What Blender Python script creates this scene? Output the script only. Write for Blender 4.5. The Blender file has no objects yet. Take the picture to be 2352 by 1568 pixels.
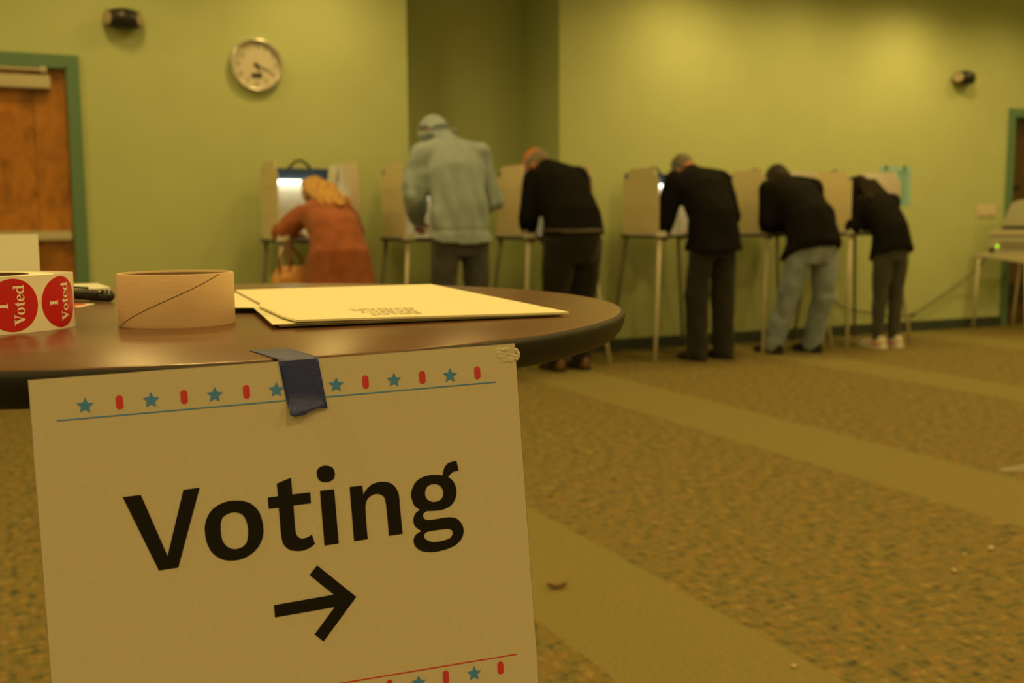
import bpy, bmesh, math, random
import numpy as np
from mathutils import Vector, Matrix, noise

# ------------------------------------------------------------------ camera
H, D = 1.0497, 7.47                      # lens height, distance of the far wall
FPX, PITCH, ROLL, YAW = 2421.5, 0.11202, 0.0063, 0.43159
sc = bpy.context.scene
C = sc.collection
cam_d = bpy.data.cameras.new('camera')
cam = bpy.data.objects.new('camera', cam_d); C.objects.link(cam); sc.camera = cam
cam_d.sensor_width = 22.3
cam_d.lens = FPX / 2352 * 22.3
cam_d.clip_start = 0.02
cam_d.dof.use_dof = True
cam_d.dof.focus_distance = 0.70
cam_d.dof.aperture_fstop = 5.8
_f = Vector((math.sin(YAW)*math.cos(PITCH), math.cos(YAW)*math.cos(PITCH), -math.sin(PITCH)))
_r = Vector((math.cos(YAW), -math.sin(YAW), 0)); _u = _r.cross(_f)
_r2 = _r*math.cos(ROLL) - _u*math.sin(ROLL); _u2 = _r*math.sin(ROLL) + _u*math.cos(ROLL)
_m = Matrix((_r2, _u2, -_f)).transposed().to_4x4(); _m.translation = (0, 0, H)
cam.matrix_world = _m

# ------------------------------------------------------------------ light
world = bpy.data.worlds.new('world'); sc.world = world
world.use_nodes = True
world.node_tree.nodes['Background'].inputs[0].default_value = (0.9, 0.62, 0.25, 1)
world.node_tree.nodes['Background'].inputs[1].default_value = 0.02
sc.view_settings.view_transform = 'Standard'
sc.view_settings.look = 'None'
sc.view_settings.gamma = 1
sc.view_settings.use_curve_mapping = False
sc.view_settings.exposure = 0.1
CEIL = 3.25
LAMP = (1.0, 0.66, 0.19)
DOWNLIGHTS_AND_FILL = [(x, 6.68, w) for x, w in ((-0.9, 40), (0.5, 30), (1.9, 58), (4.95, 68), (6.15, 36), (7.35, 70), (8.6, 24), (10.0, 36))] + \
             [(-3.5+2.0*k, y, w) for y, w in ((5.6, 34), (3.4, 72), (0.9, 73), (-1.6, 73), (-3.9, 48)) for k in range(8)]  # unseen lamps; washers between scallop centres and denser rows are added fill
def downlight_and_fill(x, y, watts):
    d = bpy.data.lights.new('downlight_and_fill_lamp', 'SPOT')
    d.energy = watts; d.color = LAMP; d.spot_size = math.radians(172); d.spot_blend = 1.0
    d.shadow_soft_size = 0.12
    o = bpy.data.objects.new('downlight_and_fill_lamp', d); C.objects.link(o)
    o.location = (x, y, CEIL - 0.14)
for a in DOWNLIGHTS_AND_FILL: downlight_and_fill(*a)

# ------------------------------------------------------------------ materials
MATS = {}
def mat(name, col, rough=0.6, metal=0.0, spec=0.5, noise_amt=0.0, noise_scale=40, bump=0.0, bump_scale=200, emit=0, coat=0.0, sheen=0.0, stretch=(1,1,1), ecol=None):
    if name in MATS: return MATS[name]
    m = bpy.data.materials.new(name); m.use_nodes = True
    nt = m.node_tree; b = nt.nodes['Principled BSDF']
    b.inputs['Base Color'].default_value = (*col, 1)
    b.inputs['Roughness'].default_value = rough
    b.inputs['Metallic'].default_value = metal
    b.inputs['Specular IOR Level'].default_value = spec
    b.inputs['Coat Weight'].default_value = coat
    b.inputs['Sheen Weight'].default_value = sheen
    if emit:
        b.inputs['Emission Color'].default_value = (*(ecol or col), 1)
        b.inputs['Emission Strength'].default_value = emit
    tc = nt.nodes.new('ShaderNodeTexCoord'); mp = nt.nodes.new('ShaderNodeMapping')
    nt.links.new(tc.outputs['Object'], mp.inputs[0]); mp.inputs['Scale'].default_value = stretch
    n = nt.nodes.new('ShaderNodeTexNoise'); n.inputs['Scale'].default_value = noise_scale
    n.inputs['Detail'].default_value = 4
    nt.links.new(mp.outputs[0], n.inputs['Vector'])
    r = nt.nodes.new('ShaderNodeValToRGB')
    k = max(noise_amt, 0.03)
    r.color_ramp.elements[0].position = 0.3; r.color_ramp.elements[1].position = 0.7
    r.color_ramp.elements[0].color = (*[c*(1-k) for c in col], 1)
    r.color_ramp.elements[1].color = (*[min(1, c*(1+k)) for c in col], 1)
    nt.links.new(n.outputs[0], r.inputs[0]); nt.links.new(r.outputs[0], b.inputs['Base Color'])
    if bump:
        n2 = nt.nodes.new('ShaderNodeTexNoise'); n2.inputs['Scale'].default_value = bump_scale
        nt.links.new(mp.outputs[0], n2.inputs['Vector'])
        bp = nt.nodes.new('ShaderNodeBump'); bp.inputs['Strength'].default_value = bump; bp.inputs['Distance'].default_value = 0.004
        nt.links.new(n2.outputs[0], bp.inputs['Height']); nt.links.new(bp.outputs[0], b.inputs['Normal'])
    MATS[name] = m
    return m

def ramp_node(nt, stops, interp='LINEAR'):
    r = nt.nodes.new('ShaderNodeValToRGB'); cr = r.color_ramp; cr.interpolation = interp
    while len(cr.elements) > 1: cr.elements.remove(cr.elements[-1])
    cr.elements[0].position = stops[0][0]; cr.elements[0].color = (*stops[0][1], 1)
    for p, c in stops[1:]:
        e = cr.elements.new(p); e.color = (*c, 1)
    return r

def carpet_material():
    m = bpy.data.materials.new('carpet'); m.use_nodes = True; nt = m.node_tree
    b = nt.nodes['Principled BSDF']; b.inputs['Roughness'].default_value = 0.95; b.inputs['Specular IOR Level'].default_value = 0.1
    L = nt.links.new
    tc = nt.nodes.new('ShaderNodeTexCoord')
    cols = []
    for sx, sy in ((46, 17), (17, 46)):
        mp = nt.nodes.new('ShaderNodeMapping'); L(tc.outputs['Object'], mp.inputs[0]); mp.inputs['Scale'].default_value = (sx, sy, 1)
        n = nt.nodes.new('ShaderNodeTexNoise'); n.inputs['Scale'].default_value = 1.0; n.inputs['Detail'].default_value = 3
        L(mp.outputs[0], n.inputs['Vector']); cols.append(n.outputs[0])
    mx = nt.nodes.new('ShaderNodeMath'); mx.operation = 'ADD'; L(cols[0], mx.inputs[0]); L(cols[1], mx.inputs[1])
    hf = nt.nodes.new('ShaderNodeMath'); hf.operation = 'MULTIPLY'; hf.inputs[1].default_value = 0.5; L(mx.outputs[0], hf.inputs[0])
    r = ramp_node(nt, [(0.36, (0.070, 0.066, 0.044)), (0.44, (0.13, 0.118, 0.052)), (0.50, (0.188, 0.166, 0.062)), (0.55, (0.195, 0.122, 0.044)), (0.62, (0.265, 0.22, 0.085))])
    L(hf.outputs[0], r.inputs[0])
    # plainer bands of pile running towards the far wall
    n3 = nt.nodes.new('ShaderNodeTexNoise'); n3.inputs['Scale'].default_value = 90; L(tc.outputs['Object'], n3.inputs['Vector'])
    r3 = ramp_node(nt, [(0.3, (0.178, 0.156, 0.060)), (0.7, (0.245, 0.212, 0.086))]); L(n3.outputs[0], r3.inputs[0])
    sp = nt.nodes.new('ShaderNodeSeparateXYZ'); L(tc.outputs['Object'], sp.inputs[0])
    mr = nt.nodes.new('ShaderNodeMapRange'); mr.inputs['From Min'].default_value = -8; mr.inputs['From Max'].default_value = 16; L(sp.outputs['X'], mr.inputs['Value'])
    bands = [(-5.1, -4.6), (-3.05, -2.55), (-0.98, -0.5), (1.13, 1.57), (3.03, 3.61), (5.18, 5.66), (7.28, 7.76), (9.4, 9.9), (11.5, 12.0)]
    stops = [(0, (0, 0, 0))]
    for a, c in bands:
        stops += [((a+8)/24, (1, 1, 1)), ((c+8)/24, (0, 0, 0))]
    rb = ramp_node(nt, stops, 'CONSTANT'); L(mr.outputs[0], rb.inputs[0])
    mix = nt.nodes.new('ShaderNodeMix'); mix.data_type = 'RGBA'
    L(rb.outputs[0], mix.inputs['Factor']); L(r.outputs[0], mix.inputs['A']); L(r3.outputs[0], mix.inputs['B'])
    L(mix.outputs['Result'], b.inputs['Base Color'])
    bp = nt.nodes.new('ShaderNodeBump'); bp.inputs['Strength'].default_value = 0.35; bp.inputs['Distance'].default_value = 0.004
    n4 = nt.nodes.new('ShaderNodeTexNoise'); n4.inputs['Scale'].default_value = 300; L(tc.outputs['Object'], n4.inputs['Vector'])
    L(n4.outputs[0], bp.inputs['Height']); L(bp.outputs[0], b.inputs['Normal'])
    return m

def wood_material(name, c0, c1, c2, scale=3.0, rough=0.35, coat=0.2, axis_stretch=(6, 6, 0.7), spec=0.5):
    m = bpy.data.materials.new(name); m.use_nodes = True; nt = m.node_tree; L = nt.links.new
    b = nt.nodes['Principled BSDF']; b.inputs['Roughness'].default_value = rough; b.inputs['Coat Weight'].default_value = coat
    b.inputs['Coat Roughness'].default_value = 0.15; b.inputs['Specular IOR Level'].default_value = spec
    tc = nt.nodes.new('ShaderNodeTexCoord'); mp = nt.nodes.new('ShaderNodeMapping'); mp.inputs['Scale'].default_value = axis_stretch
    L(tc.outputs['Object'], mp.inputs[0])
    n = nt.nodes.new('ShaderNodeTexNoise'); n.inputs['Scale'].default_value = scale; n.inputs['Detail'].default_value = 6; n.inputs['Distortion'].default_value = 1.2
    L(mp.outputs[0], n.inputs['Vector'])
    r = ramp_node(nt, [(0.3, c0), (0.52, c1), (0.72, c2)]); L(n.outputs[0], r.inputs[0]); L(r.outputs[0], b.inputs['Base Color'])
    return m

M = {}
M['wall'] = mat('wall_paint', (0.47, 0.545, 0.30), 0.75, spec=0.25, noise_amt=0.03, noise_scale=3, bump=0.06, bump_scale=260)
M['ceil'] = mat('ceiling_tile', (0.85, 0.85, 0.82), 0.9, noise_amt=0.05, noise_scale=60, bump=0.3, bump_scale=90)
M['carpet'] = carpet_material()
M['green'] = mat('green_frame_paint', (0.11, 0.225, 0.155), 0.4, noise_amt=0.04)
M['base'] = mat('baseboard_rubber', (0.03, 0.045, 0.04), 0.5)
M['door'] = wood_material('door_veneer', (0.235, 0.088, 0.010), (0.42, 0.165, 0.018), (0.50, 0.215, 0.028), 2.2, 0.4, 0.2, (3.5, 3.5, 2.2))
M['door_dark'] = wood_material('shaded_door_veneer', (0.055, 0.024, 0.009), (0.085, 0.038, 0.014), (0.11, 0.05, 0.018), 2.2, 0.4, 0.2, (4, 4, 1))  # shade on the right-hand door put into the wood colour; also the joint line
M['steel'] = mat('brushed_metal', (0.55, 0.52, 0.42), 0.45, 0.35, noise_amt=0.06, stretch=(1, 1, 30))
M['black'] = mat('black_plastic', (0.012, 0.012, 0.012), 0.4)
M['blackrough'] = mat('black_rubber', (0.010, 0.010, 0.009), 0.5)
M['white'] = mat('white_plastic', (0.72, 0.72, 0.68), 0.5)
M['paper'] = mat('shaded_white_paper', (0.56, 0.52, 0.46), 0.75, spec=0.2, noise_amt=0.02, noise_scale=300)  # shade falling on the sign is mixed into this greyer paper tone
M['card'] = mat('white_card', (0.66, 0.70, 0.66), 0.75, spec=0.2)
M['ink'] = mat('black_ink', (0.011, 0.0105, 0.010), 0.6, spec=0.12)
M['inkblue'] = mat('blue_ink', (0.05, 0.24, 0.75), 0.6)
M['inkred'] = mat('red_ink', (0.55, 0.03, 0.05), 0.6)
M['laminate'] = wood_material('table_laminate', (0.100, 0.042, 0.020), (0.130, 0.058, 0.028), (0.160, 0.075, 0.038), 9, 0.27, 0.0, (1.2, 9, 1), 0.5)
M['edge'] = mat('table_edge_vinyl', (0.014, 0.013, 0.013), 0.5, spec=0.25, noise_amt=0.05)
M['kraft'] = mat('brown_cardboard', (0.66, 0.49, 0.35), 0.8, spec=0.2, noise_amt=0.045, noise_scale=30, stretch=(1, 1, 14), bump=0.08, bump_scale=300)
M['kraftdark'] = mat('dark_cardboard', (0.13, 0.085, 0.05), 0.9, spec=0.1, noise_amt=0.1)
M['manila'] = mat('manila_paper', (0.80, 0.78, 0.60), 0.7, spec=0.2, noise_amt=0.025, noise_scale=90)
M['stickred'] = mat('glossy_red_label', (0.60, 0.012, 0.02), 0.22, spec=0.5)
M['liner'] = mat('sticker_liner_paper', (0.92, 0.90, 0.86), 0.45)
M['tapeblue'] = mat('blue_painters_tape', (0.012, 0.026, 0.20), 0.42, noise_amt=0.06, bump=0.15, bump_scale=900)
M['board'] = mat('tan_corrugated_board', (0.68, 0.61, 0.44), 0.75, noise_amt=0.05, noise_scale=18, stretch=(1, 1, 5))
M['boothwhite'] = mat('booth_white_liner', (0.66, 0.66, 0.58), 0.6)
M['boothblue'] = mat('booth_blue_header', (0.009, 0.034, 0.085), 0.5)
M['boothdark'] = mat('booth_dark_tray', (0.055, 0.05, 0.045), 0.55)
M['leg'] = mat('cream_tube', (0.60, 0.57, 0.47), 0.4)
M['tube'] = mat('booth_lamp_tube', (1, 1, 0.9), 0.4, emit=3.8, ecol=(1.0, 0.98, 0.72))
M['poster'] = mat('pale_blue_paper', (0.30, 0.55, 0.62), 0.7)
M['postertext'] = mat('poster_print', (0.13, 0.28, 0.32), 0.7)
M['switch'] = mat('ivory_plastic', (0.66, 0.60, 0.50), 0.45)
M['clockrim'] = mat('clock_silver_rim', (0.62, 0.62, 0.58), 0.22, 0.7)
M['clockface'] = mat('clock_face', (0.60, 0.58, 0.52), 0.6)
M['clockink'] = mat('clock_numeral_ink', (0.20, 0.17, 0.11), 0.6)
M['cone'] = mat('speaker_cone_cloth', (0.42, 0.36, 0.27), 0.8)
M['machine'] = mat('machine_grey_plastic', (0.46, 0.46, 0.40), 0.5)
M['machinelight'] = mat('machine_pale_plastic', (0.55, 0.52, 0.42), 0.5)
M['led'] = mat('green_led', (0.25, 0.8, 0.02), 0.4, emit=1.3, ecol=(0.5, 0.95, 0.02))
M['cable'] = mat('grey_cable', (0.13, 0.13, 0.10), 0.5)
M['leaf'] = mat('dry_leaf', (0.16, 0.075, 0.04), 0.8, noise_amt=0.3)
M['markertape'] = mat('worn_white_tape', (0.34, 0.32, 0.24), 0.7)
M['crumb'] = mat('pale_paper_scrap', (0.55, 0.45, 0.30), 0.8, noise_amt=0.2)

# ------------------------------------------------------------------ mesh helpers
def link(name, me, material=None, parent=None, loc=None, smooth=False):
    o = bpy.data.objects.new(name, me); C.objects.link(o)
    if material is not None and me is not None:
        if not me.materials: me.materials.append(material)
    if parent is not None: o.parent = parent
    if loc is not None: o.location = loc
    if smooth and me is not None:
        me.polygons.foreach_set('use_smooth', [True]*len(me.polygons))
    return o
def tag(o, label, cat, group=None):
    o['label'] = label; o['category'] = cat
    if group: o['group'] = group
    return o
def thing(name, label, cat, loc=(0, 0, 0), rotz=0, group=None):
    o = bpy.data.objects.new(name, None); C.objects.link(o); o.location = loc; o.rotation_euler = (0, 0, rotz)
    o.empty_display_size = 0.05
    return tag(o, label, cat, group)
def struct(o):
    o['kind'] = 'structure'; return o

class B:
    def __init__(s): s.v = []; s.f = []
    def add(s, v, f):
        n = len(s.v); s.v += [tuple(x) for x in v]; s.f += [tuple(i+n for i in q) for q in f]; return s
    def box(s, x0, x1, y0, y1, z0, z1):
        v = [(x, y, z) for x in (x0, x1) for y in (y0, y1) for z in (z0, z1)]
        return s.add(v, [(0, 1, 3, 2), (4, 6, 7, 5), (0, 4, 5, 1), (2, 3, 7, 6), (0, 2, 6, 4), (1, 5, 7, 3)])
    def prism(s, poly, axis, a, b):
        # poly of 2D points extruded along axis from a to b ; axis 'x': (y,z) 'y': (x,z) 'z': (x,y)
        n = len(poly)
        def P(q, t):
            return {'x': (t, q[0], q[1]), 'y': (q[0], t, q[1]), 'z': (q[0], q[1], t)}[axis]
        v = [P(q, a) for q in poly] + [P(q, b) for q in poly]
        f = [tuple(range(n))[::-1], tuple(range(n, 2*n))] + [(i, (i+1) % n, n+(i+1) % n, n+i) for i in range(n)]
        return s.add(v, f)
    def rings(s, R, cap=True, closed=False):
        m = len(R[0]); v = [p for r in R for p in r]; f = []
        k = len(R)
        for i in range(k if closed else k-1):
            j = (i+1) % k
            for a in range(m):
                b = (a+1) % m
                f.append((i*m+a, i*m+b, j*m+b, j*m+a))
        if cap and not closed:
            f.append(tuple(range(m))[::-1]); f.append(tuple((k-1)*m+a for a in range(m)))
        return s.add(v, f)
    def lathe(s, prof, c=(0, 0, 0), seg=64, cap=False):
        R = [[(c[0]+r*math.cos(2*math.pi*a/seg), c[1]+r*math.sin(2*math.pi*a/seg), c[2]+z) for a in range(seg)] for r, z in prof]
        return s.rings(R, cap)
    def tube(s, pts, rad, seg=12, cap=True):
        pts = [Vector(p) for p in pts]; n = len(pts)
        rad = rad if isinstance(rad, (list, tuple)) else [rad]*n
        R = []; up = None
        for i, p in enumerate(pts):
            t = (pts[min(i+1, n-1)] - pts[max(i-1, 0)]).normalized()
            if up is None:
                up = Vector((0, 0, 1)) if abs(t.z) < 0.9 else Vector((1, 0, 0))
            x = up.cross(t).normalized(); y = t.cross(x); up = y
            R.append([tuple(p + rad[i]*(math.cos(2*math.pi*a/seg)*x + math.sin(2*math.pi*a/seg)*y)) for a in range(seg)])
        return s.rings(R, cap)
    def ellipsoid(s, c, r, rot=None, seg=20, rng=12):
        R = []
        for i in range(1, rng):
            ph = math.pi*i/rng
            ring = []
            for a in range(seg):
                th = 2*math.pi*a/seg
                q = Vector((r[0]*math.sin(ph)*math.cos(th), r[1]*math.sin(ph)*math.sin(th), -r[2]*math.cos(ph)))
                if rot is not None: q = rot @ q
                ring.append(tuple(Vector(c)+q))
            R.append(ring)
        return s.rings(R, True)
    def capsule(s, p0, r0, p1, r1, seg=14):
        p0 = Vector(p0); p1 = Vector(p1); t = (p1-p0); Ln = t.length
        t = t.normalized() if Ln > 1e-6 else Vector((0, 0, 1))
        up = Vector((0, 0, 1)) if abs(t.z) < 0.9 else Vector((1, 0, 0))
        x = up.cross(t).normalized(); y = t.cross(x)
        R = []
        for ang in (-75, -45, -15): R.append((p0 + t*r0*math.sin(math.radians(ang)), r0*math.cos(math.radians(ang))))
        for ang in (15, 45, 75): R.append((p1 + t*r1*math.sin(math.radians(ang)), r1*math.cos(math.radians(ang))))
        return s.rings([[tuple(c + rr*(math.cos(2*math.pi*a/seg)*x + math.sin(2*math.pi*a/seg)*y)) for a in range(seg)] for c, rr in R], True)
    def chain(s, pts, rads):
        for i in range(len(pts)-1): s.capsule(pts[i], rads[i], pts[i+1], rads[i+1])
        return s
    def mesh(s, name='m', smooth=False, fixn=True):
        me = bpy.data.meshes.new(name); me.from_pydata(s.v, [], s.f); me.update()
        if fixn:
            bm = bmesh.new(); bm.from_mesh(me); bmesh.ops.recalc_face_normals(bm, faces=bm.faces); bm.to_mesh(me); bm.free()
        if smooth: me.polygons.foreach_set('use_smooth', [True]*len(me.polygons))
        return me
    def obj(s, name, material, parent=None, smooth=False, loc=None, bevel=0.0, auto=None):
        me = s.mesh(name, smooth)
        if bevel:
            bm = bmesh.new(); bm.from_mesh(me)
            bmesh.ops.bevel(bm, geom=bm.edges[:], offset=bevel, segments=2, affect='EDGES', clamp_overlap=True)
            bm.to_mesh(me); bm.free()
        if auto is not None: me.polygons.foreach_set('use_smooth', [True]*len(me.polygons)); me.set_sharp_from_angle(angle=math.radians(auto))
        return link(name, me, material, parent, loc)

def flat_print(name, contours, material, parent, plane):
    """closed contours (outer and holes) filled flat; plane(x, y) -> local 3D point"""
    cu = bpy.data.curves.new(name, 'CURVE'); cu.dimensions = '2D'; cu.fill_mode = 'BOTH'
    for c in contours:
        sp = cu.splines.new('POLY'); sp.points.add(len(c)-1); sp.use_cyclic_u = True
        for q, (x, y) in zip(sp.points, c): q.co = (x, y, 0, 1)
    return curve_to_obj(cu, name, material, parent, plane)
def curve_to_obj(cu, name, material, parent, plane, subdiv=0):
    t = bpy.data.objects.new('tmp', cu); C.objects.link(t)
    dg = bpy.context.evaluated_depsgraph_get(); dg.update()
    me = bpy.data.meshes.new_from_object(t.evaluated_get(dg))
    bpy.data.objects.remove(t); me.name = name
    if subdiv:
        bm = bmesh.new(); bm.from_mesh(me)
        bmesh.ops.triangulate(bm, faces=bm.faces[:])
        for _ in range(subdiv): bmesh.ops.subdivide_edges(bm, edges=bm.edges[:], cuts=1)
        bm.to_mesh(me); bm.free()
    for v in me.vertices: v.co = plane(v.co.x, v.co.y)
    me.materials.clear(); me.update()
    return link(name, me, material, parent)
def text_obj(txt, size, name, material, parent, plane, align='CENTER', spacing=1.0):
    cu = bpy.data.curves.new(name, 'FONT'); cu.body = txt; cu.size = size; cu.align_x = align; cu.align_y = 'CENTER'
    cu.space_line = spacing; cu.fill_mode = 'BOTH'
    return curve_to_obj(cu, name, material, parent, plane)
def parse(t): return [tuple(float(a) for a in w.split(',')) for w in t.split()]
def smooth_contour(txt, steps=4):
    """points 'x,y' are corners, 'x,ys' lie on curves"""
    pts = []
    for w in txt.split():
        s_ = w.endswith('s'); a, b = w.rstrip('s').split(','); pts.append((Vector((float(a), float(b))), s_))
    out = []; n = len(pts)
    for i in range(n):
        p0, p1, p2, p3 = [pts[(i+k) % n][0] for k in (-1, 0, 1, 2)]
        s1, s2 = pts[i][1], pts[(i+1) % n][1]
        out.append(tuple(p1))
        if s1 or s2:
            ln = (p2-p1).length
            m1 = ((p2-p0).normalized()*ln) if s1 else (p2-p1)
            m2 = ((p3-p1).normalized()*ln) if s2 else (p2-p1)
            for k in range(1, steps):
                t = k/steps
                out.append(tuple((2*t**3-3*t**2+1)*p1+(t**3-2*t**2+t)*m1+(-2*t**3+3*t**2)*p2+(t**3-t**2)*m2))
    return out
def ellipse(cx, cy, rx, ry, n=28):
    return [(cx+rx*math.cos(2*math.pi*i/n), cy+ry*math.sin(2*math.pi*i/n)) for i in range(n)]

# ================================================================== the room
X0, X1, Y0 = -4.6, 11.2, -4.6
b = B(); b.box(X0, X1, Y0, 8.3, -0.1, 0); struct(b.obj('floor', M['carpet']))
b = B(); b.box(X0, X1, Y0, 8.3, CEIL, CEIL+0.1); ceil = struct(b.obj('ceiling', M['ceil']))
can = B(); can.lathe([(0.105, -0.004), (0.085, -0.012), (0.075, -0.004), (0.075, 0.0)], seg=24).mesh('downlight_and_fill')
canme = can.mesh('downlight_and_fill')
for (x, y, w) in DOWNLIGHTS_AND_FILL: link('downlight_and_fill', canme, M['white'], ceil, (x, y, CEIL))
DL0, DL1, DR0, DR1, DT = -0.60, 0.314, 8.855, 9.80, 2.06       # door openings
AX0, AX1, AY = 2.612, 3.862, 8.15                               # recess in the wall
b = B()
for (x0, x1, z0, z1) in ((X0, DL0, 0, CEIL), (DL0, DL1, DT, CEIL), (DL1, AX0, 0, CEIL), (AX1, DR0, 0, CEIL), (DR0, DR1, DT, CEIL), (DR1, X1, 0, CEIL)):
    b.box(x0, x1, D, D+0.15, z0, z1)
struct(b.obj('wall_back', M['wall']))
b = B(); b.box(AX0-0.15, AX1+0.15, AY, AY+0.1, 0, CEIL); b.box(AX0-0.1, AX0, D+0.15, AY, 0, CEIL); b.box(AX1, AX1+0.1, D+0.15, AY, 0, CEIL)
struct(b.obj('wall_recess', M['wall']))
b = B(); b.box(X0-0.1, X0, Y0, 8.3, 0, CEIL); struct(b.obj('wall_left', M['wall']))
b = B(); b.box(X1, X1+0.1, Y0, 8.3, 0, CEIL); struct(b.obj('wall_right', M['wall']))
b = B(); b.box(X0, X1, Y0-0.1, Y0, 0, CEIL); struct(b.obj('wall_front', mat('pale_wall_paint', (0.74, 0.74, 0.66), 0.8, noise_amt=0.03)))
def baseboard(name, x0, x1, y, t=0.012):
    b = B(); b.prism([(y, 0), (y-t-0.006, 0), (y-t-0.004, 0.012), (y-t, 0.09), (y-t*0.4, 0.098), (y, 0.098)], 'x', x0, x1)
    struct(b.obj(name, M['base']))
baseboard('baseboard_left', X0, DL0-0.068, D); baseboard('baseboard_middle', DL1+0.068, AX0, D)
baseboard('baseboard_right', AX1, DR0-0.062, D); baseboard('baseboard_recess', AX0, AX1, AY); baseboard('baseboard_corner', DR1+0.062, X1, D)

def door(name, x0, x1, fw, wood, yd, label_extra=None):
    root = bpy.data.objects.new(name, None); C.objects.link(root); struct(root); root.location = ((x0+x1)/2, D, 0)
    cx = (x0+x1)/2; hw = (x1-x0)/2
    f = B()
    for s in (-1, 1):
        a, c_ = sorted((s*hw, s*(hw+fw)))
        f.box(a, c_, -0.022, 0.0, 0, DT+fw+0.005)
        a, c_ = sorted((s*hw, s*(hw-0.012)))
        f.box(a, c_, -0.022, 0.14, 0, DT)
    f.box(-hw, hw, -0.022, 0.0, DT, DT+fw+0.005); f.box(-hw, hw, -0.022, 0.14, DT-0.012, DT)
    f.obj('door_frame', M['green'], root)
    leaf = B(); leaf.box(-hw+0.014, hw-0.014, yd, yd+0.045, 0.01, DT-0.014)
    lf = leaf.obj('door_leaf', wood, root, bevel=0.002)
    return root, hw
d1, hw = door('door_1', DL0, DL1, 0.068, M['door'], 0.03)
ox = -(DL0+DL1)/2
b = B(); b.box(-0.22+ox, 0.207+ox, -0.035, 0.03, 1.915, 2.0); closer = b.obj('door_closer', M['steel'], d1, bevel=0.006)
b = B(); b.box(-0.3+ox, 0.185+ox, -0.05, -0.035, 2.022, 2.04); b.box(0.15+ox, 0.19+ox, -0.045, -0.005, 2.012, 2.05); b.obj('closer_arm', M['steel'], closer, bevel=0.003)
b = B(); b.box(DL0+0.05+ox, 0.289+ox, -0.04, 0.03, 0.955, 1.015); b.obj('push_bar', M['steel'], d1, bevel=0.008)
b = B(); b.box(0.10+ox, 0.104+ox, 0.0285, 0.0302, 0.02, 2.04); b.obj('veneer_joint', M['door_dark'], d1)
d2, hw2 = door('door_2', DR0, DR1, 0.062, M['door_dark'], 0.11)
for z in (0.375, 0.262):
    b = B(); b.box(-hw2+0.03, hw2-0.03, 0.05, 0.09, z-0.027, z+0.027); b.obj('door_rail', M['black'], d2, bevel=0.006)
b = B(); b.box(-hw2+0.06, -hw2+0.2, 0.045, 0.09, 1.335, 1.395); b.obj('door_latch', M['black'], d2, bevel=0.01)
# ================================================================== round table in front
TZ = H - 0.079; TC = (0.1272, 1.0432); TR = 0.4238
t = thing('round_table', 'round brown laminate table with black vinyl edge in the foreground', 'table', (TC[0], TC[1], 0))
b = B(); b.lathe([(0.0001, TZ), (TR*0.5, TZ), (TR-0.004, TZ), (TR-0.0015, TZ-0.0006), (TR-0.001, TZ-0.002)], seg=128); b.obj('tabletop', M['laminate'], t, auto=40)
b = B(); b.lathe([(TR-0.001, TZ-0.0012), (TR+0.0015, TZ-0.002), (TR+0.0025, TZ-0.005), (TR+0.002, TZ-0.010), (TR-0.001, TZ-0.017), (TR-0.006, TZ-0.0225), (TR-0.012, TZ-0.0245), (0.0001, TZ-0.0245)], seg=128); b.obj('edge_band', M['edge'], t, auto=60)
b = B(); b.lathe([(0.0001, TZ-0.026), (0.11, TZ-0.026), (0.115, TZ-0.034), (0.05, TZ-0.05), (0.038, TZ-0.08), (0.038, 0.06), (0.05, 0.045), (0.0001, 0.045)], seg=40); b.obj('pedestal_column', M['black'], t, auto=40)
b = B(); b.lathe([(0.0001, 0.05), (0.06, 0.05), (0.2, 0.022), (0.25, 0.012), (0.255, 0.0), (0.0001, 0.0)], seg=64); b.obj('pedestal_base', M['black'], t, auto=40)

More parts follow.
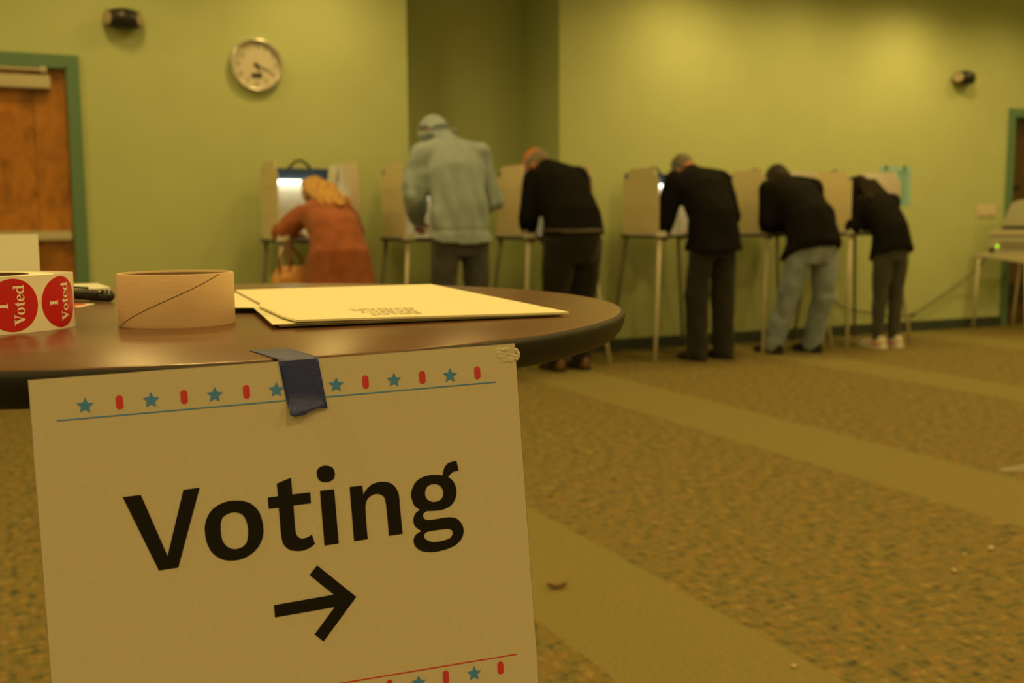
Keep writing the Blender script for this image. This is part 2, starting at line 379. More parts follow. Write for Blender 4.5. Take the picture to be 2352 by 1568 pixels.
# ------------------------------------------------------------------ sign hanging from the table edge
GLYPH = {
 'V': '44.1,69.4 53.7,69.2 65.5,105.3 76.7,68.9 85.6,68.7 70.8,112.5 60.3,112.8',
 'o': '105.6,78.4 107.6,78.7 109.5,79.3 111.4,80 113.2,81 114.6,82.3 115.9,83.8 117,85.5 117.8,87.3 118.5,89.6 118.9,92.1 119.1,94.5 119.2,97 119,98.6 118.7,100.3 118.2,101.9 117.5,103.4 116.6,105 115.6,106.5 114.3,107.8 113,109 111.6,110 110.1,110.8 108.5,111.5 106.8,112 105,112.4 103.2,112.6 101.3,112.6 99.5,112.4 97.7,112.1 96,111.5 94.4,110.7 92.9,109.7 91.5,108.5 90.2,107.1 89.2,105.6 88.4,103.9 87.5,101.5 87,99 86.7,96.4 86.6,93.9 86.7,92 87,90.1 87.6,88.3 88.2,86.6 89,85.1 89.9,83.8 91,82.5 92.2,81.4 93.6,80.5 95.1,79.7 96.7,79.1 98.3,78.6 100.1,78.3 101.9,78.1 103.7,78.2',
 'o_in': '104.2,85.1 105.3,85.3 106.3,85.7 107.3,86.3 108.2,87.1 108.9,88.1 109.4,89.2 109.8,90.4 110.1,91.6 110.4,93 110.5,94.4 110.6,95.9 110.5,97.3 110.4,98.7 110.2,100.2 109.8,101.5 109.3,102.8 108.8,103.7 108.1,104.4 107.3,105.1 106.4,105.5 105.3,105.9 104.1,106.1 102.9,106.2 101.8,106 100.7,105.7 99.6,105.2 98.7,104.5 97.8,103.7 97.1,102.7 96.5,101.6 96,100.4 95.7,99.2 95.4,97.7 95.3,96.2 95.3,94.6 95.4,93.1 95.5,91.8 95.6,90.5 96,89.2 96.5,88 97.1,87.2 97.8,86.6 98.7,86 99.6,85.6 100.7,85.2 101.9,85 103,84.9',
 't': '122.9,78.7 128.8,78.5 128.6,71.1 137,68.5 137,78.4 147.4,78.3 147.3,84.8 137.2,84.9 137.2,88.8 137.2,92.7 137.2,96.7 137.4,100.6 137.4,101.2 137.6,101.9 137.9,102.5 138.2,103.1 138.6,103.6 139.1,104.1 139.6,104.4 140.2,104.7 141,104.8 141.8,104.8 142.6,104.7 143.4,104.5 144.2,104.3 145,103.9 145.8,103.5 146.6,103.2 147.9,108.9 147.2,109.3 146.5,109.8 145.8,110.3 145,110.6 144.1,111 143.2,111.3 142.2,111.6 141.3,111.8 140.2,111.9 139.2,111.9 138.1,111.8 137.1,111.7 136,111.4 135,111.2 134,110.8 133,110.3 132.1,109.6 131.3,108.9 130.7,108.1 130.1,107.1 129.6,106 129.3,104.7 129.1,103.5 129,102.2 128.8,97.9 128.8,93.7 128.8,89.4 128.7,85.2 123,85.2',
 'i': '153.1,78 161.4,78.1 161.8,110.4 153.4,110.6',
 'dot': '158,63.7 158.9,63.9 159.8,64.2 160.6,64.7 161.4,65.2 161.8,65.9 162.2,66.7 162.4,67.5 162.5,68.3 162.5,69.2 162.3,70.1 162.1,71 161.7,71.7 161.2,72.3 160.6,72.7 159.9,73 159.2,73.2 158.3,73.4 157.4,73.4 156.6,73.4 155.7,73.2 154.9,73 154.2,72.6 153.5,72.2 152.9,71.6 152.5,70.8 152.2,70 152,69.1 151.9,68.3 152,67.4 152.1,66.6 152.4,65.8 152.8,65.1 153.3,64.7 153.8,64.3 154.4,64 155.1,63.8 155.8,63.6 156.5,63.5 157.3,63.6',
 'n': '170.6,77.8 178.1,77.7 178.4,83.2 178.9,82.5 179.4,81.7 179.9,81 180.5,80.3 181.3,79.6 182.1,78.9 183,78.2 183.9,77.7 185.1,77.3 186.4,77 187.7,76.8 188.9,76.7 190.2,76.8 191.4,76.9 192.7,77.2 193.8,77.6 194.9,78.1 195.8,78.7 196.7,79.4 197.5,80.3 198.2,81.4 198.8,82.7 199.3,83.9 199.6,85.2 199.8,86.7 199.8,88.2 199.8,89.8 199.7,91.3 199.9,95.8 200,100.3 200.1,104.8 200.3,109.4 191.9,109.6 191.9,104.8 191.8,100 191.7,95.1 191.5,90.3 191.4,89.2 191.3,88 191,86.8 190.5,85.8 189.8,85.1 189,84.5 188,84.1 187.1,83.8 186.2,83.7 185.2,83.7 184.3,83.9 183.5,84.2 182.7,84.6 181.9,85.1 181.2,85.6 180.6,86.3 180,87.3 179.6,88.3 179.3,89.4 179.1,90.5 178.9,95.3 178.9,100.2 179,105.1 179.1,109.9 170.9,110.2',
 'g': '236.6,69 237.6,75.2 236.6,75.3 235.7,75.3 234.7,75.4 233.8,75.7 232.9,76.2 232.2,76.9 231.5,77.6 230.8,78.3 231.5,79 232.3,79.7 233.1,80.4 233.7,81.3 234.3,82.5 234.8,83.8 235.1,85.1 235.3,86.5 235.3,87.9 235.1,89.3 234.8,90.6 234.3,91.9 233.7,93 233,94.1 232.2,95 231.2,95.8 230,96.5 228.7,97 227.3,97.5 225.9,97.8 224.2,97.9 222.5,98 220.8,97.9 219.1,97.8 218.3,97.7 217.4,97.6 216.6,97.5 215.8,97.6 215.1,97.9 214.5,98.3 214,98.9 213.6,99.5 213.6,100.2 213.6,100.9 213.9,101.5 214.3,102.1 214.9,102.5 215.6,102.9 216.3,103 217,103.1 219.9,103.1 222.7,103 225.5,102.8 228.4,102.8 229.8,102.9 231.3,103.2 232.7,103.5 234,104.2 235.1,105 236,106.1 236.8,107.2 237.4,108.5 237.8,109.7 238,111 238,112.3 237.8,113.6 237.4,114.9 236.9,116.1 236.1,117.3 235.2,118.3 233.9,119.3 232.5,120.2 230.9,120.9 229.3,121.4 227.5,121.9 225.6,122.3 223.7,122.5 221.8,122.7 220,122.8 218.2,122.7 216.3,122.6 214.5,122.3 213.1,121.9 211.6,121.5 210.3,120.8 209.1,119.9 208.2,118.9 207.4,117.8 206.9,116.5 206.6,115.2 206.6,114.1 206.9,113.1 207.4,112.1 208,111.3 208.8,110.6 209.8,110 210.8,109.6 211.8,109.1 210.9,108.4 210,107.7 209.1,106.9 208.4,106.1 207.9,105.1 207.6,104.1 207.4,103.1 207.4,102.1 207.6,101 207.9,100 208.4,99 209,98.1 209.6,97.5 210.4,97 211.2,96.6 211.9,96.1 211.1,95.5 210.2,94.9 209.4,94.2 208.8,93.4 208.1,92.1 207.7,90.7 207.4,89.2 207.2,87.7 207.2,86.5 207.4,85.2 207.7,84 208.1,82.9 208.8,81.6 209.6,80.4 210.5,79.2 211.6,78.3 212.9,77.5 214.3,76.9 215.8,76.5 217.3,76.2 219,76 220.7,76 222.4,76.2 224.1,76.3 224.9,76.4 225.8,76.6 226.6,76.8 227.4,77 227.7,75.9 227.9,74.9 228.2,73.9 228.6,72.9 229.1,72 229.8,71.2 230.5,70.5 231.4,69.9 232.6,69.5 233.9,69.3 235.2,69.2',
 'g1': '221.7,81.6 222.8,81.8 223.8,82.2 224.7,82.7 225.5,83.4 226.2,84.3 226.7,85.3 227,86.4 227.1,87.5 226.9,88.6 226.6,89.7 226,90.7 225.2,91.5 224.2,92 223.1,92.4 221.9,92.5 220.6,92.5 219.6,92.3 218.6,91.8 217.6,91.2 216.8,90.5 216.3,89.6 215.9,88.6 215.7,87.5 215.7,86.5 215.9,85.5 216.2,84.5 216.7,83.5 217.4,82.8 218.3,82.2 219.4,81.8 220.6,81.6',
 'g2': '217.1,109.9 219.8,109.8 222.5,109.7 225.2,109.7 227.9,109.8 228.6,109.9 229.4,110.2 230.1,110.5 230.6,111 231,111.5 231.1,112.1 231.2,112.7 231,113.3 230.7,114 230.3,114.6 229.8,115.1 229.2,115.6 228.1,116 226.9,116.3 225.7,116.5 224.5,116.6 223,116.8 221.4,116.8 219.9,116.8 218.3,116.6 217.3,116.3 216.3,115.9 215.4,115.4 214.5,114.8 214,114.3 213.6,113.8 213.3,113.1 213.2,112.4 213.2,111.9 213.5,111.4 213.8,111 214.2,110.6 214.9,110.3 215.6,110.1 216.4,110',
 'arrow': '148.2,121.5 169.8,143.3 148.8,166.8 143.9,161.8 156.7,147.5 122,148.6 122,141.4 156.7,140.1 143.5,126.7',
}
SR = Matrix(((0.99033433, 0.13761152, -0.0173491), (-0.1347165, 0.98409676, 0.1157801), (0.03300586, -0.11232379, 0.99312335)))
sm = SR.to_4x4(); sm.translation = Vector((-0.00195745, 0.6296483, H-0.08370918))
PW, PH = 0.2794, 0.2159
b = B()
nu, nv = 24, 16
def paper_y(u, v):     # nearly flat sheet, lower left corner a touch off plane
    return 0.0
V = []; F = []
for k, off in enumerate((0.0, 0.00035)):
    for i in range(nu+1):
        for j in range(nv+1):
            V.append((PW*i/nu, off, -PH*j/nv))
n1 = (nu+1)*(nv+1)
for i in range(nu):
    for j in range(nv):
        q = (i*(nv+1)+j, (i+1)*(nv+1)+j, (i+1)*(nv+1)+j+1, i*(nv+1)+j+1); F.append(q); F.append(tuple(n1+k for k in q[::-1]))
b.add(V, F)
for (x0, x1, z0, z1) in ((0, PW, -0.0004, 0), (0, PW, -PH, -PH+0.0004), (0, 0.0004, -PH, 0), (PW-0.0004, PW, -PH, 0)): b.box(x0, x1, 0, 0.00035, z0, z1)
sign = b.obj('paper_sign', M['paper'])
sign.matrix_world = sm
tag(sign, 'white paper sign reading Voting above a black right-pointing arrow, taped to the table edge', 'sign')
pl = lambda x, y: Vector((x*0.001, -0.0004, -y*0.001))
G = {k: parse(v) for k, v in GLYPH.items()}
for key, parts in (('V', ['V']), ('o', ['o', 'o_in']), ('t', ['t']), ('i', ['i', 'dot']), ('n', ['n']), ('g', ['g', 'g1', 'g2'])):
    o = flat_print('letter', [G[p_] for p_ in parts], M['ink'], sign, pl)
flat_print('arrow', [G['arrow']], M['ink'], sign, pl)
def star_pts(cx, cy, R=4.7, rot=0.0):
    return [(cx+(R if i % 2 == 0 else R*0.46)*math.sin(rot+math.pi*i/5), cy-(R if i % 2 == 0 else R*0.46)*math.cos(rot+math.pi*i/5)) for i in range(10)]
def pill_pts(cx, cy, w=3.7, h=8.0):
    r = w/2; out = []
    for i in range(9): a = math.pi*i/8; out.append((cx+r*math.cos(a), cy+h/2-r+r*math.sin(a)))
    for i in range(9): a = math.pi+math.pi*i/8; out.append((cx+r*math.cos(a), cy-h/2+r+r*math.sin(a)))
    return out
for k in range(7):
    flat_print('star', [star_pts(28.2+34.72*k, 16.7, rot=0.06)], M['inkblue'], sign, pl)
    flat_print('red_bar', [pill_pts(46.2+34.6*k, 16.4)], M['inkred'], sign, pl)
    flat_print('star', [star_pts(29.5+34.8*k, 200.4, rot=0.06)], M['inkblue'], sign, pl)
    flat_print('red_bar', [pill_pts(47.0+34.7*k, 199.6)], M['inkred'], sign, pl)
flat_print('printed_line', [[(13.2, 23.3), (265.4, 22.7), (265.4, 23.4), (13.2, 24.0)]], M['inkblue'], sign, pl)
flat_print('printed_line', [[(14.0, 192.9), (266.6, 192.4), (266.6, 193.1), (14.0, 193.6)]], M['inkred'], sign, pl)
# torn lump of tape residue at the top right corner
random.seed(4)
b = B()
for k in range(26):
    x = 0.2680+random.random()*0.0115; z = -0.0028-random.random()*0.0082
    b.ellipsoid((x, 0.0002-0.0002*random.random(), z), (0.0012+random.random()*0.0012, 0.0005, 0.0010+random.random()*0.0010), seg=10, rng=6)
for k in range(9):
    b.ellipsoid((0.2796+0.0012*math.sin(k*0.42)+0.0004*random.random(), 0.0001, -0.0040-k*0.00075), (0.0013, 0.0008, 0.0010), seg=10, rng=6)
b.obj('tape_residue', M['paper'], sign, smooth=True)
# ------------------------------------------------------------------ blue tape over the edge
def on_sign(u, v, off): return sm @ Vector((u*0.001, -off, -v*0.001))
L_, R_ = [], []
zt = TZ+0.0003
for k in range(5):
    f = k/4
    L_.append(Vector((0.1253+(0.1312-0.1253)*f, 0.6664+(0.6130-0.6664)*f, zt))); R_.append(Vector((0.1497+(0.1556-0.1497)*f, 0.6666+(0.6142-0.6666)*f, zt)))
for k in range(0, 11):
    f = k/10; cl = max(0, f-0.72)/0.28; cr_ = max(0, f-0.85)/0.15
    L_.append(on_sign(134.6+4.1*f, 0.3+31.6*f, 0.0007+0.0075*cl**1.6)); R_.append(on_sign(157.5+3.3*f, 0.3+29.4*f, 0.0007+0.0012*cr_**1.5))
b = B(); V = []; F = []; nw = 8
for l, r in zip(L_, R_):
    for j in range(nw+1):
        f = j/nw; p_ = l.lerp(r, f); V.append(p_)
n = len(L_)
# slightly ragged torn end
for j in range(nw+1):
    V[(n-1)*(nw+1)+j] = Vector(V[(n-1)*(nw+1)+j]) + (on_sign(0, 1.2*math.sin(j*0.8)+0.5*(j % 2), 0)-on_sign(0, 0, 0))
for i in range(n-1):
    for j in range(nw): F.append((i*(nw+1)+j, i*(nw+1)+j+1, (i+1)*(nw+1)+j+1, (i+1)*(nw+1)+j))
b.add(V, F)
tp = b.obj('painters_tape', M['tapeblue'], auto=30)
so = tp.modifiers.new('thick', 'SOLIDIFY'); so.thickness = 0.00025; so.offset = 1
tag(tp, 'strip of blue painters tape folded over the table edge, holding the paper sign', 'tape')

# ------------------------------------------------------------------ cardboard core ring
RC = Vector((0.1097, 0.8825, TZ)); RR, RH = 0.0450, 0.0412
t = thing('cardboard_tube', 'short brown cardboard tube core standing upright on the round table', 'cardboard tube', RC)
b = B(); b.lathe([(RR-0.0035, 0.001), (RR-0.0005, 0.0), (RR, 0.0012), (RR, RH-0.001), (RR-0.0006, RH), (RR-0.003, RH), (RR-0.0036, RH-0.001), (RR-0.0036, 0.001)], seg=96); b.obj('tube_wall', M['kraft'], t, auto=50)
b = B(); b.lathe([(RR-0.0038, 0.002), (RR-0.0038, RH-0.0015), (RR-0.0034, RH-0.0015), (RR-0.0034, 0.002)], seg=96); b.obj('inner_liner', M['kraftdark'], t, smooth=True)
va = math.radians(7.0)
V = []; F = []
for i in range(41):
    th = math.radians(-72+118*i/40); z = (RH-0.0006)*i/40+0.0003
    for dz, rr in ((0.00035, 0.00012), (-0.00035, 0.00012)):
        r = RR+rr
        V.append((-r*math.cos(th)*math.sin(va)+r*math.sin(th)*math.cos(va), -r*math.cos(th)*math.cos(va)-r*math.sin(th)*math.sin(va), min(RH-0.0002, max(0.0002, z+dz))))
for i in range(40): F.append((2*i, 2*i+1, 2*i+3, 2*i+2))
b = B(); b.add(V, F); b.obj('spiral_seam', M['kraftdark'], t)

# ------------------------------------------------------------------ roll of stickers
SRH = 0.0422
t = thing('sticker_roll', 'roll of round red I Voted stickers standing on the round table', 'sticker roll', (-0.036, 0.905, TZ))
b = B(); b.lathe([(0.0385, 0.0005), (0.056, 0.0), (0.0565, 0.0005), (0.0565, SRH-0.0008), (0.056, SRH-0.0003), (0.0385, SRH-0.0003), (0.0385, 0.0005)], seg=96); b.obj('wound_liner', M['liner'], t, auto=50)
b = B(); b.lathe([(0.0355, 0.0005), (0.0384, 0.0), (0.0384, SRH), (0.0355, SRH), (0.0355, 0.0005)], seg=96); b.obj('core', M['kraftdark'], t, auto=50)
ctrl = [(-0.0935, 0.905), (-0.0885, 0.880), (-0.075, 0.861), (-0.053, 0.8495), (-0.032, 0.8465), (-0.012, 0.8525), (0.008, 0.865), (0.023, 0.8795), (0.0325, 0.8965), (0.0335, 0.913), (0.026, 0.930), (0.010, 0.9455), (-0.008, 0.9565), (-0.03, 0.9625), (-0.052, 0.960), (-0.075, 0.9475), (-0.089, 0.927)]
path = [Vector(a) for a in smooth_contour(' '.join('%f,%fs' % a for a in ctrl), 8)]
cum = [0]
for i in range(1, len(path)): cum.append(cum[-1]+(path[i]-path[i-1]).length)
def on_path(s_):
    s_ = max(0, min(cum[-1]-1e-6, s_)); lo = 0
    for i in range(len(cum)-1):
        if cum[i] <= s_ <= cum[i+1]: lo = i; break
    f = (s_-cum[lo])/max(1e-9, cum[lo+1]-cum[lo]); p_ = path[lo].lerp(path[lo+1], f)
    tg = (path[min(lo+2, len(path)-1)]-path[max(lo-1, 0)]).normalized(); return p_, Vector((tg.y, -tg.x))
def strip_pt(s_, z, off):
    p_, nn = on_path(s_); return Vector((p_.x+nn.x*off+0.036, p_.y+nn.y*off-0.905, z))
V = []; F = []; N = 160
for i in range(N+1):
    s_ = cum[-1]*i/N
    for off in (0.0, 0.0002):
        for z in (0.0001, SRH+0.0002): V.append(strip_pt(s_, z, off))
for i in range(N):
    a = 4*i; c_ = a+4
    F += [(a, c_, c_+1, a+1), (a+2, a+3, c_+3, c_+2), (a+1, c_+1, c_+3, a+3), (a, a+2, c_+2, c_)]
b = B(); b.add(V, F); strip = b.obj('loose_strip', M['liner'], t, auto=50)
SER = {'I': ["0,0 .34,0 .34,.05 .26,.05 .26,.65 .34,.65 .34,.7 0,.7 0,.65 .08,.65 .08,.05 0,.05"],
 'V': ["0,.7 .36,.7 .36,.66 .27,.66 .42,.22 .55,.66 .46,.66 .46,.7 .68,.7 .68,.66 .61,.66 .40,0 .32,0 .08,.66 0,.66"],
 't': ["0,.46 0,.42 .08,.42 .08,.12s .10,.03s .18,-.01s .27,0s .32,.05 .30,.08 .25,.05s .22,.09s .22,.42 .31,.42 .31,.46 .22,.46 .22,.62 .18,.62 .12,.52s"],
 'e': [".45,.24 .43,.36s .34,.46s .23,.48s .1,.44s .01,.33s 0,.2s .05,.07s .17,-.01s .3,0s .4,.07s .44,.13 .41,.15 .34,.07s .26,.05s .18,.09s .15,.18s .15,.24", ".15,.28 .3,.28 .3,.36s .27,.43s .22,.45s .17,.40s .15,.33s"],
 'd': [".28,.7 .28,.66 .34,.66 .34,.44 .27,.48s .18,.48s .07,.42s 0,.3s 0,.17s .06,.05s .16,-.01s .26,0s .34,.06 .34,0 .55,0 .55,.04 .48,.04 .48,.7", ".34,.38 .34,.1 .29,.06s .22,.06s .165,.12s .15,.24s .165,.36s .22,.42s .29,.42s"]}
GL = {k: [smooth_contour(c) for c in v] for k, v in SER.items()}
GL['o'] = [ellipse(.24, .235, .24, .245), ellipse(.24, .235, .105, .21)]
ADV = {'I': .40, 'V': .66, 'o': .51, 't': .345, 'e': .475, 'd': .57}
def word_contours(word, size):
    x = 0; out = []
    for ch in word:
        out += [[(x+px_*size, py_*size) for px_, py_ in c] for c in GL[ch]]; x += ADV[ch]*size
    return [[(a-x/2, q) for a, q in c] for c in out]
def near_s(x, y):
    best = min(range(len(path)), key=lambda i: (path[i]-Vector((x, y))).length); return cum[best]
SD = 0.0392
s1 = near_s(-0.0102, 0.8532); s2 = s1+0.0425
for s0 in [s1+0.0425*k for k in range(-3, 9) if 0.021 < s1+0.0425*k < cum[-1]-0.021]:
    zc = SRH/2
    V = [strip_pt(s0, zc, 0.00035)]; F = []; nr, ns = 6, 48
    for i in range(1, nr+1):
        for a in range(ns):
            th = 2*math.pi*a/ns; V.append(strip_pt(s0+SD/2*i/nr*math.cos(th), zc+SD/2*i/nr*math.sin(th), 0.00035))
    for a in range(ns): F.append((0, 1+a, 1+(a+1) % ns))
    for i in range(1, nr):
        for a in range(ns):
            c_ = (a+1) % ns; F.append((1+(i-1)*ns+a, 1+i*ns+a, 1+i*ns+c_, 1+(i-1)*ns+c_))
    b = B(); b.add(V, F); stk = b.obj('round_sticker', M['stickred'], strip, smooth=True)
    # lettering runs from bottom to top of the roll
    def lay(base):
        return lambda x, y: strip_pt(s0+base-y, zc+x, 0.0005)
    for word, base in (('Voted', 0.215*SD), ('I', -0.10*SD)):
        o = flat_print('sticker_word', word_contours(word, 0.30*SD), M['liner'], strip, lay(base))

# ------------------------------------------------------------------ ballot envelopes
def sheet(name, corners, outline, mat_, parent=None, nx=20, ny=20, thick=0.0011, wave=0.0, low=None):
    NL, NR, FR, FL = [Vector((x, y, TZ+z)) for x, y, z in corners]
    def P(u, v):
        q = NL*(1-u)*(1-v)+NR*u*(1-v)+FR*u*v+FL*(1-u)*v
        q.z += wave*math.sin(u*5.0+v*2.0)*v
        return q
    # outline left edge: function of v -> u offset
    V = []; F = []
    for k in (0, 1):
        for i in range(nx+1):
            for j in range(ny+1):
                v = j/ny; ul = outline(v); u = ul+(1-ul)*i/nx
                q = P(u, v); q.z -= thick*k; V.append(q)
    n1 = (nx+1)*(ny+1); idx = lambda i, j: i*(ny+1)+j
    for i in range(nx):
        for j in range(ny):
            q = (idx(i, j), idx(i+1, j), idx(i+1, j+1), idx(i, j+1)); F.append(q); F.append(tuple(n1+a for a in q[::-1]))
    per = [idx(i, 0) for i in range(nx+1)]+[idx(nx, j) for j in range(1, ny+1)]+[idx(i, ny) for i in range(nx-1, -1, -1)]+[idx(0, j) for j in range(ny-1, 0, -1)]
    for a in range(len(per)):
        c_ = per[(a+1) % len(per)]; F.append((per[a], per[a]+n1, c_+n1, c_))
    b = B(); b.add(V, F); return b.obj(name, mat_, parent, auto=35), P
def tops(v):      # throat of the top envelope: two lobes with a step between
    if v < 0.10: return 0.03+0.25*(0.10-v)
    if v < 0.42: return 0.03-0.10*(v-0.10)
    if v < 0.47: return -0.002+0.5*(v-0.42)
    return 0.02-0.035*(v-0.47)/0.53
env_top, EP = sheet('envelope', ((0.1713, 0.7917, 0.0072), (0.4152, 0.7861, 0.0040), (0.4121, 1.1107, 0.0115), (0.2057, 1.1432, 0.0100)), tops, M['manila'], nx=24, ny=30, thick=0.0016)
tag(env_top, 'top manila envelope printed ballot secrecy envelope, on the round table', 'envelope')
def mids(v): return -0.03-0.02*v if v < 0.45 else -0.05-0.25*min(1, (v-0.45)/0.1)+0.0*(v)
env_mid, _ = sheet('envelope', ((0.1700, 0.7965, 0.0042), (0.4140, 0.7885, 0.0026), (0.4105, 1.1080, 0.0088), (0.2050, 1.1400, 0.0072)), lambda v: -0.01-0.035*math.sin(math.pi*min(1, v/0.5))*0 if v < 0.45 else -0.01-0.30*min(1, (v-0.45)/0.06), M['manila'], nx=20, ny=36, thick=0.0009)
tag(env_mid, 'middle manila envelope whose flap sticks out left towards the cardboard tube', 'envelope')
env_low, _ = sheet('envelope', ((0.1740, 0.8020, 0.0022), (0.4120, 0.7935, 0.0014), (0.4080, 1.1040, 0.0068), (0.2060, 1.1300, 0.0052)), lambda v: 0.0, M['manila'], nx=16, ny=16, thick=0.0009)
tag(env_low, 'bottom manila envelope lying directly on the round table', 'envelope')
ax_c = EP(0.40, 0.135); ex = (EP(0.7, 0.135)-EP(0.25, 0.135)).normalized(); ey = (EP(0.475, 0.3)-EP(0.475, 0.02)).normalized(); en = ex.cross(ey).normalized()
text_obj('BALLOT\nSECRECY\nENVELOPE', 0.0165, 'printed_words', mat('faint_print', (0.42, 0.36, 0.22), 0.7), env_top, lambda x, y: ax_c-ex*x*0.72-ey*y*1.25+en*0.0006)

# ------------------------------------------------------------------ pen, loose sticker, card, pad
pa = Vector((0.0765, 1.160, TZ+0.0068)); pdn = (Vector((0.0400, 1.2185, TZ+0.0068))-pa).normalized()
t = thing('pen', 'thick black pen with glossy rounded end lying behind the cardboard tube', 'pen', pa)
b = B(); b.tube([pdn*0.012, pdn*0.03, pdn*0.032, pdn*0.10, pdn*0.125, pdn*0.137], [0.0064, 0.0064, 0.0058, 0.0056, 0.0040, 0.0012], 20); b.obj('barrel', M['blackrough'], t, auto=40)
b = B(); b.capsule(pdn*0.003, 0.0064, pdn*0.013, 0.0066, 24); b.ellipsoid((0, 0, 0), (0.0064, 0.0064, 0.0064), seg=24, rng=16); b.obj('end_cap', mat('glossy_black', (0.008, 0.008, 0.008), 0.08, spec=0.7), t, smooth=True)
b = B(); b.tube([pdn*0.034+Vector((0, 0, 0.0072)), pdn*0.07+Vector((0, 0, 0.0075)), pdn*0.075+Vector((0, 0, 0.006))], [0.0012, 0.0012, 0.0008], 8); b.obj('clip', M['black'], t, smooth=True)
b = B(); sq = [Vector(a) for a in ((0.0463, 1.1074), (0.0622, 1.1431), (0.0262, 1.163), (0.0105, 1.126))]
b.prism([tuple(a) for a in sq], 'z', TZ, TZ+0.0004); ls = b.obj('loose_sticker', M['liner'])
tag(ls, 'single loose sticker with a red dot lying in front of the pen', 'sticker')
cc = (sq[0]+sq[1]+sq[2]+sq[3])/4
b = B(); b.prism(ellipse(cc.x, cc.y, 0.0172, 0.0172, 40), 'z', TZ+0.0004, TZ+0.0006); b.obj('red_dot', mat('bright_red_label', (0.75, 0.06, 0.03), 0.3), ls)
b = B(); b.prism([(0.0725, 1.2761), (0.0888, 1.304), (0.081, 1.4015), (-0.02, 1.415), (-0.03, 1.29)], 'z', TZ, TZ+0.008); pad = b.obj('paper_pad', M['card'], bevel=0.0006)
tag(pad, 'thin white pad of paper near the far rim of the round table', 'paper')
t = thing('tent_card', 'blank white folded card standing behind the sticker roll', 'card', (0, 1.2, TZ))
for s_ in (-1, 1):
    b = B(); b.prism([(s_*0.022-0.0004, 0), (s_*0.022+0.0004, 0), (s_*0.0006+0.0004, 0.0705), (s_*0.0006-0.0004, 0.0705)], 'x', -0.20, 0.0138); b.obj('card_panel', M['card'], t)

# ================================================================== things on the far wall
t = thing('wall_clock', 'round silver-rimmed wall clock with pale face high on the green wall', 'clock', (1.515, D, 2.135))
def ring_y(prof, seg=64):
    return [[(r*math.cos(2*math.pi*a/seg), y, r*math.sin(2*math.pi*a/seg)) for a in range(seg)] for r, y in prof]
b = B(); b.rings(ring_y([(0.172, 0), (0.179, -0.012), (0.180, -0.03), (0.174, -0.045), (0.164, -0.048), (0.158, -0.040), (0.157, -0.02), (0.157, 0)]), cap=False); b.obj('rim', M['clockrim'], t, smooth=True)
b = B(); b.rings(ring_y([(0.158, -0.001), (0.158, -0.018)])); b.obj('dial', M['clockface'], t)
for k in range(1, 13):
    a = math.radians(30*k)
    for q_, ch in enumerate(str(k)):
        off = (q_-0.5)*0.028 if k > 9 else 0
        text_obj(ch, 0.054, 'numeral', M['clockink'], t, lambda x, y, a=a, off=off: Vector((0.126*math.sin(a)+x+off, -0.0188, 0.126*math.cos(a)+y)))
def hand(name, deg, ln, tail, w, y):
    a = math.radians(deg); d_ = Vector((math.sin(a), 0, math.cos(a))); n_ = Vector((math.cos(a), 0, -math.sin(a)))
    q = [d_*-tail-n_*w, d_*-tail+n_*w, d_*ln+n_*w*0.5, d_*ln-n_*w*0.5]
    b = B(); b.add([tuple(p_+Vector((0, y, 0))) for p_ in q]+[tuple(p_+Vector((0, y-0.0015, 0))) for p_ in q], [(0, 1, 2, 3), (7, 6, 5, 4), (0, 4, 5, 1), (1, 5, 6, 2), (2, 6, 7, 3), (3, 7, 4, 0)]); b.obj(name, M['ink'], t)
hand('hour_hand', 160, 0.07, 0.02, 0.006, -0.020); hand('minute_hand', 113, 0.115, 0.02, 0.0045, -0.022)
b = B(); b.rings(ring_y([(0.011, -0.018), (0.011, -0.026), (0.006, -0.028)], 20)); b.obj('hub', M['ink'], t, smooth=True)
b = B(); b.box(-0.036, 0.034, -0.021, -0.018, -0.085, -0.055); b.obj('display_window', M['black'], t)

def wall_speaker(x, z, label):
    t = thing('wall_speaker', label, 'speaker', (x, D, z), 0, 'black wall speakers')
    yc = -0.075; R = []; n = 12; seg = 28
    for i in range(n+1):
        tt = -1+2*i/n; r = 0.068-0.021*tt*tt
        R.append([(0.100*tt+0.55*tt*r*math.cos(2*math.pi*a/seg)*1.0, yc+r*math.cos(2*math.pi*a/seg), r*math.sin(2*math.pi*a/seg)) for a in range(seg)])
    b = B(); b.rings(R); b.obj('body', M['black'], t, auto=50)
    for s_ in (-1, 1):
        r = 0.041
        def pt(rr, a, off): return (s_*(0.100+off)+0.55*s_*rr*math.cos(a), yc+rr*math.cos(a), rr*math.sin(a))
        b = B(); b.rings([[pt(r, 2*math.pi*a/seg, -0.002) for a in range(seg)], [pt(r, 2*math.pi*a/seg, 0.003) for a in range(seg)], [pt(r*0.6, 2*math.pi*a/seg, 0.005) for a in range(seg)]]); b.obj('speaker_cone', M['cone'], t, smooth=False)
    b = B(); b.box(-0.03, 0.03, yc, 0.0, -0.025, 0.025); b.obj('wall_bracket', M['black'], t)
wall_speaker(0.662, 2.372, 'black barrel wall speaker above the brown wooden door and left of the clock')
wall_speaker(8.12, 2.375, 'black barrel wall speaker above the light switch at the far right')

t = thing('light_switch', 'ivory double light switch plate on the wall beside the dark door', 'switch', (8.54, D, 1.138))
b = B(); b.box(-0.13, 0.13, -0.008, 0, -0.058, 0.058); b.obj('plate', M['switch'], t, bevel=0.003)
for s_ in (-1, 1):
    b = B(); b.box(s_*0.062-0.035, s_*0.062+0.035, -0.013, -0.008, -0.038, 0.038); b.obj('rocker', M['switch'], t, bevel=0.002)

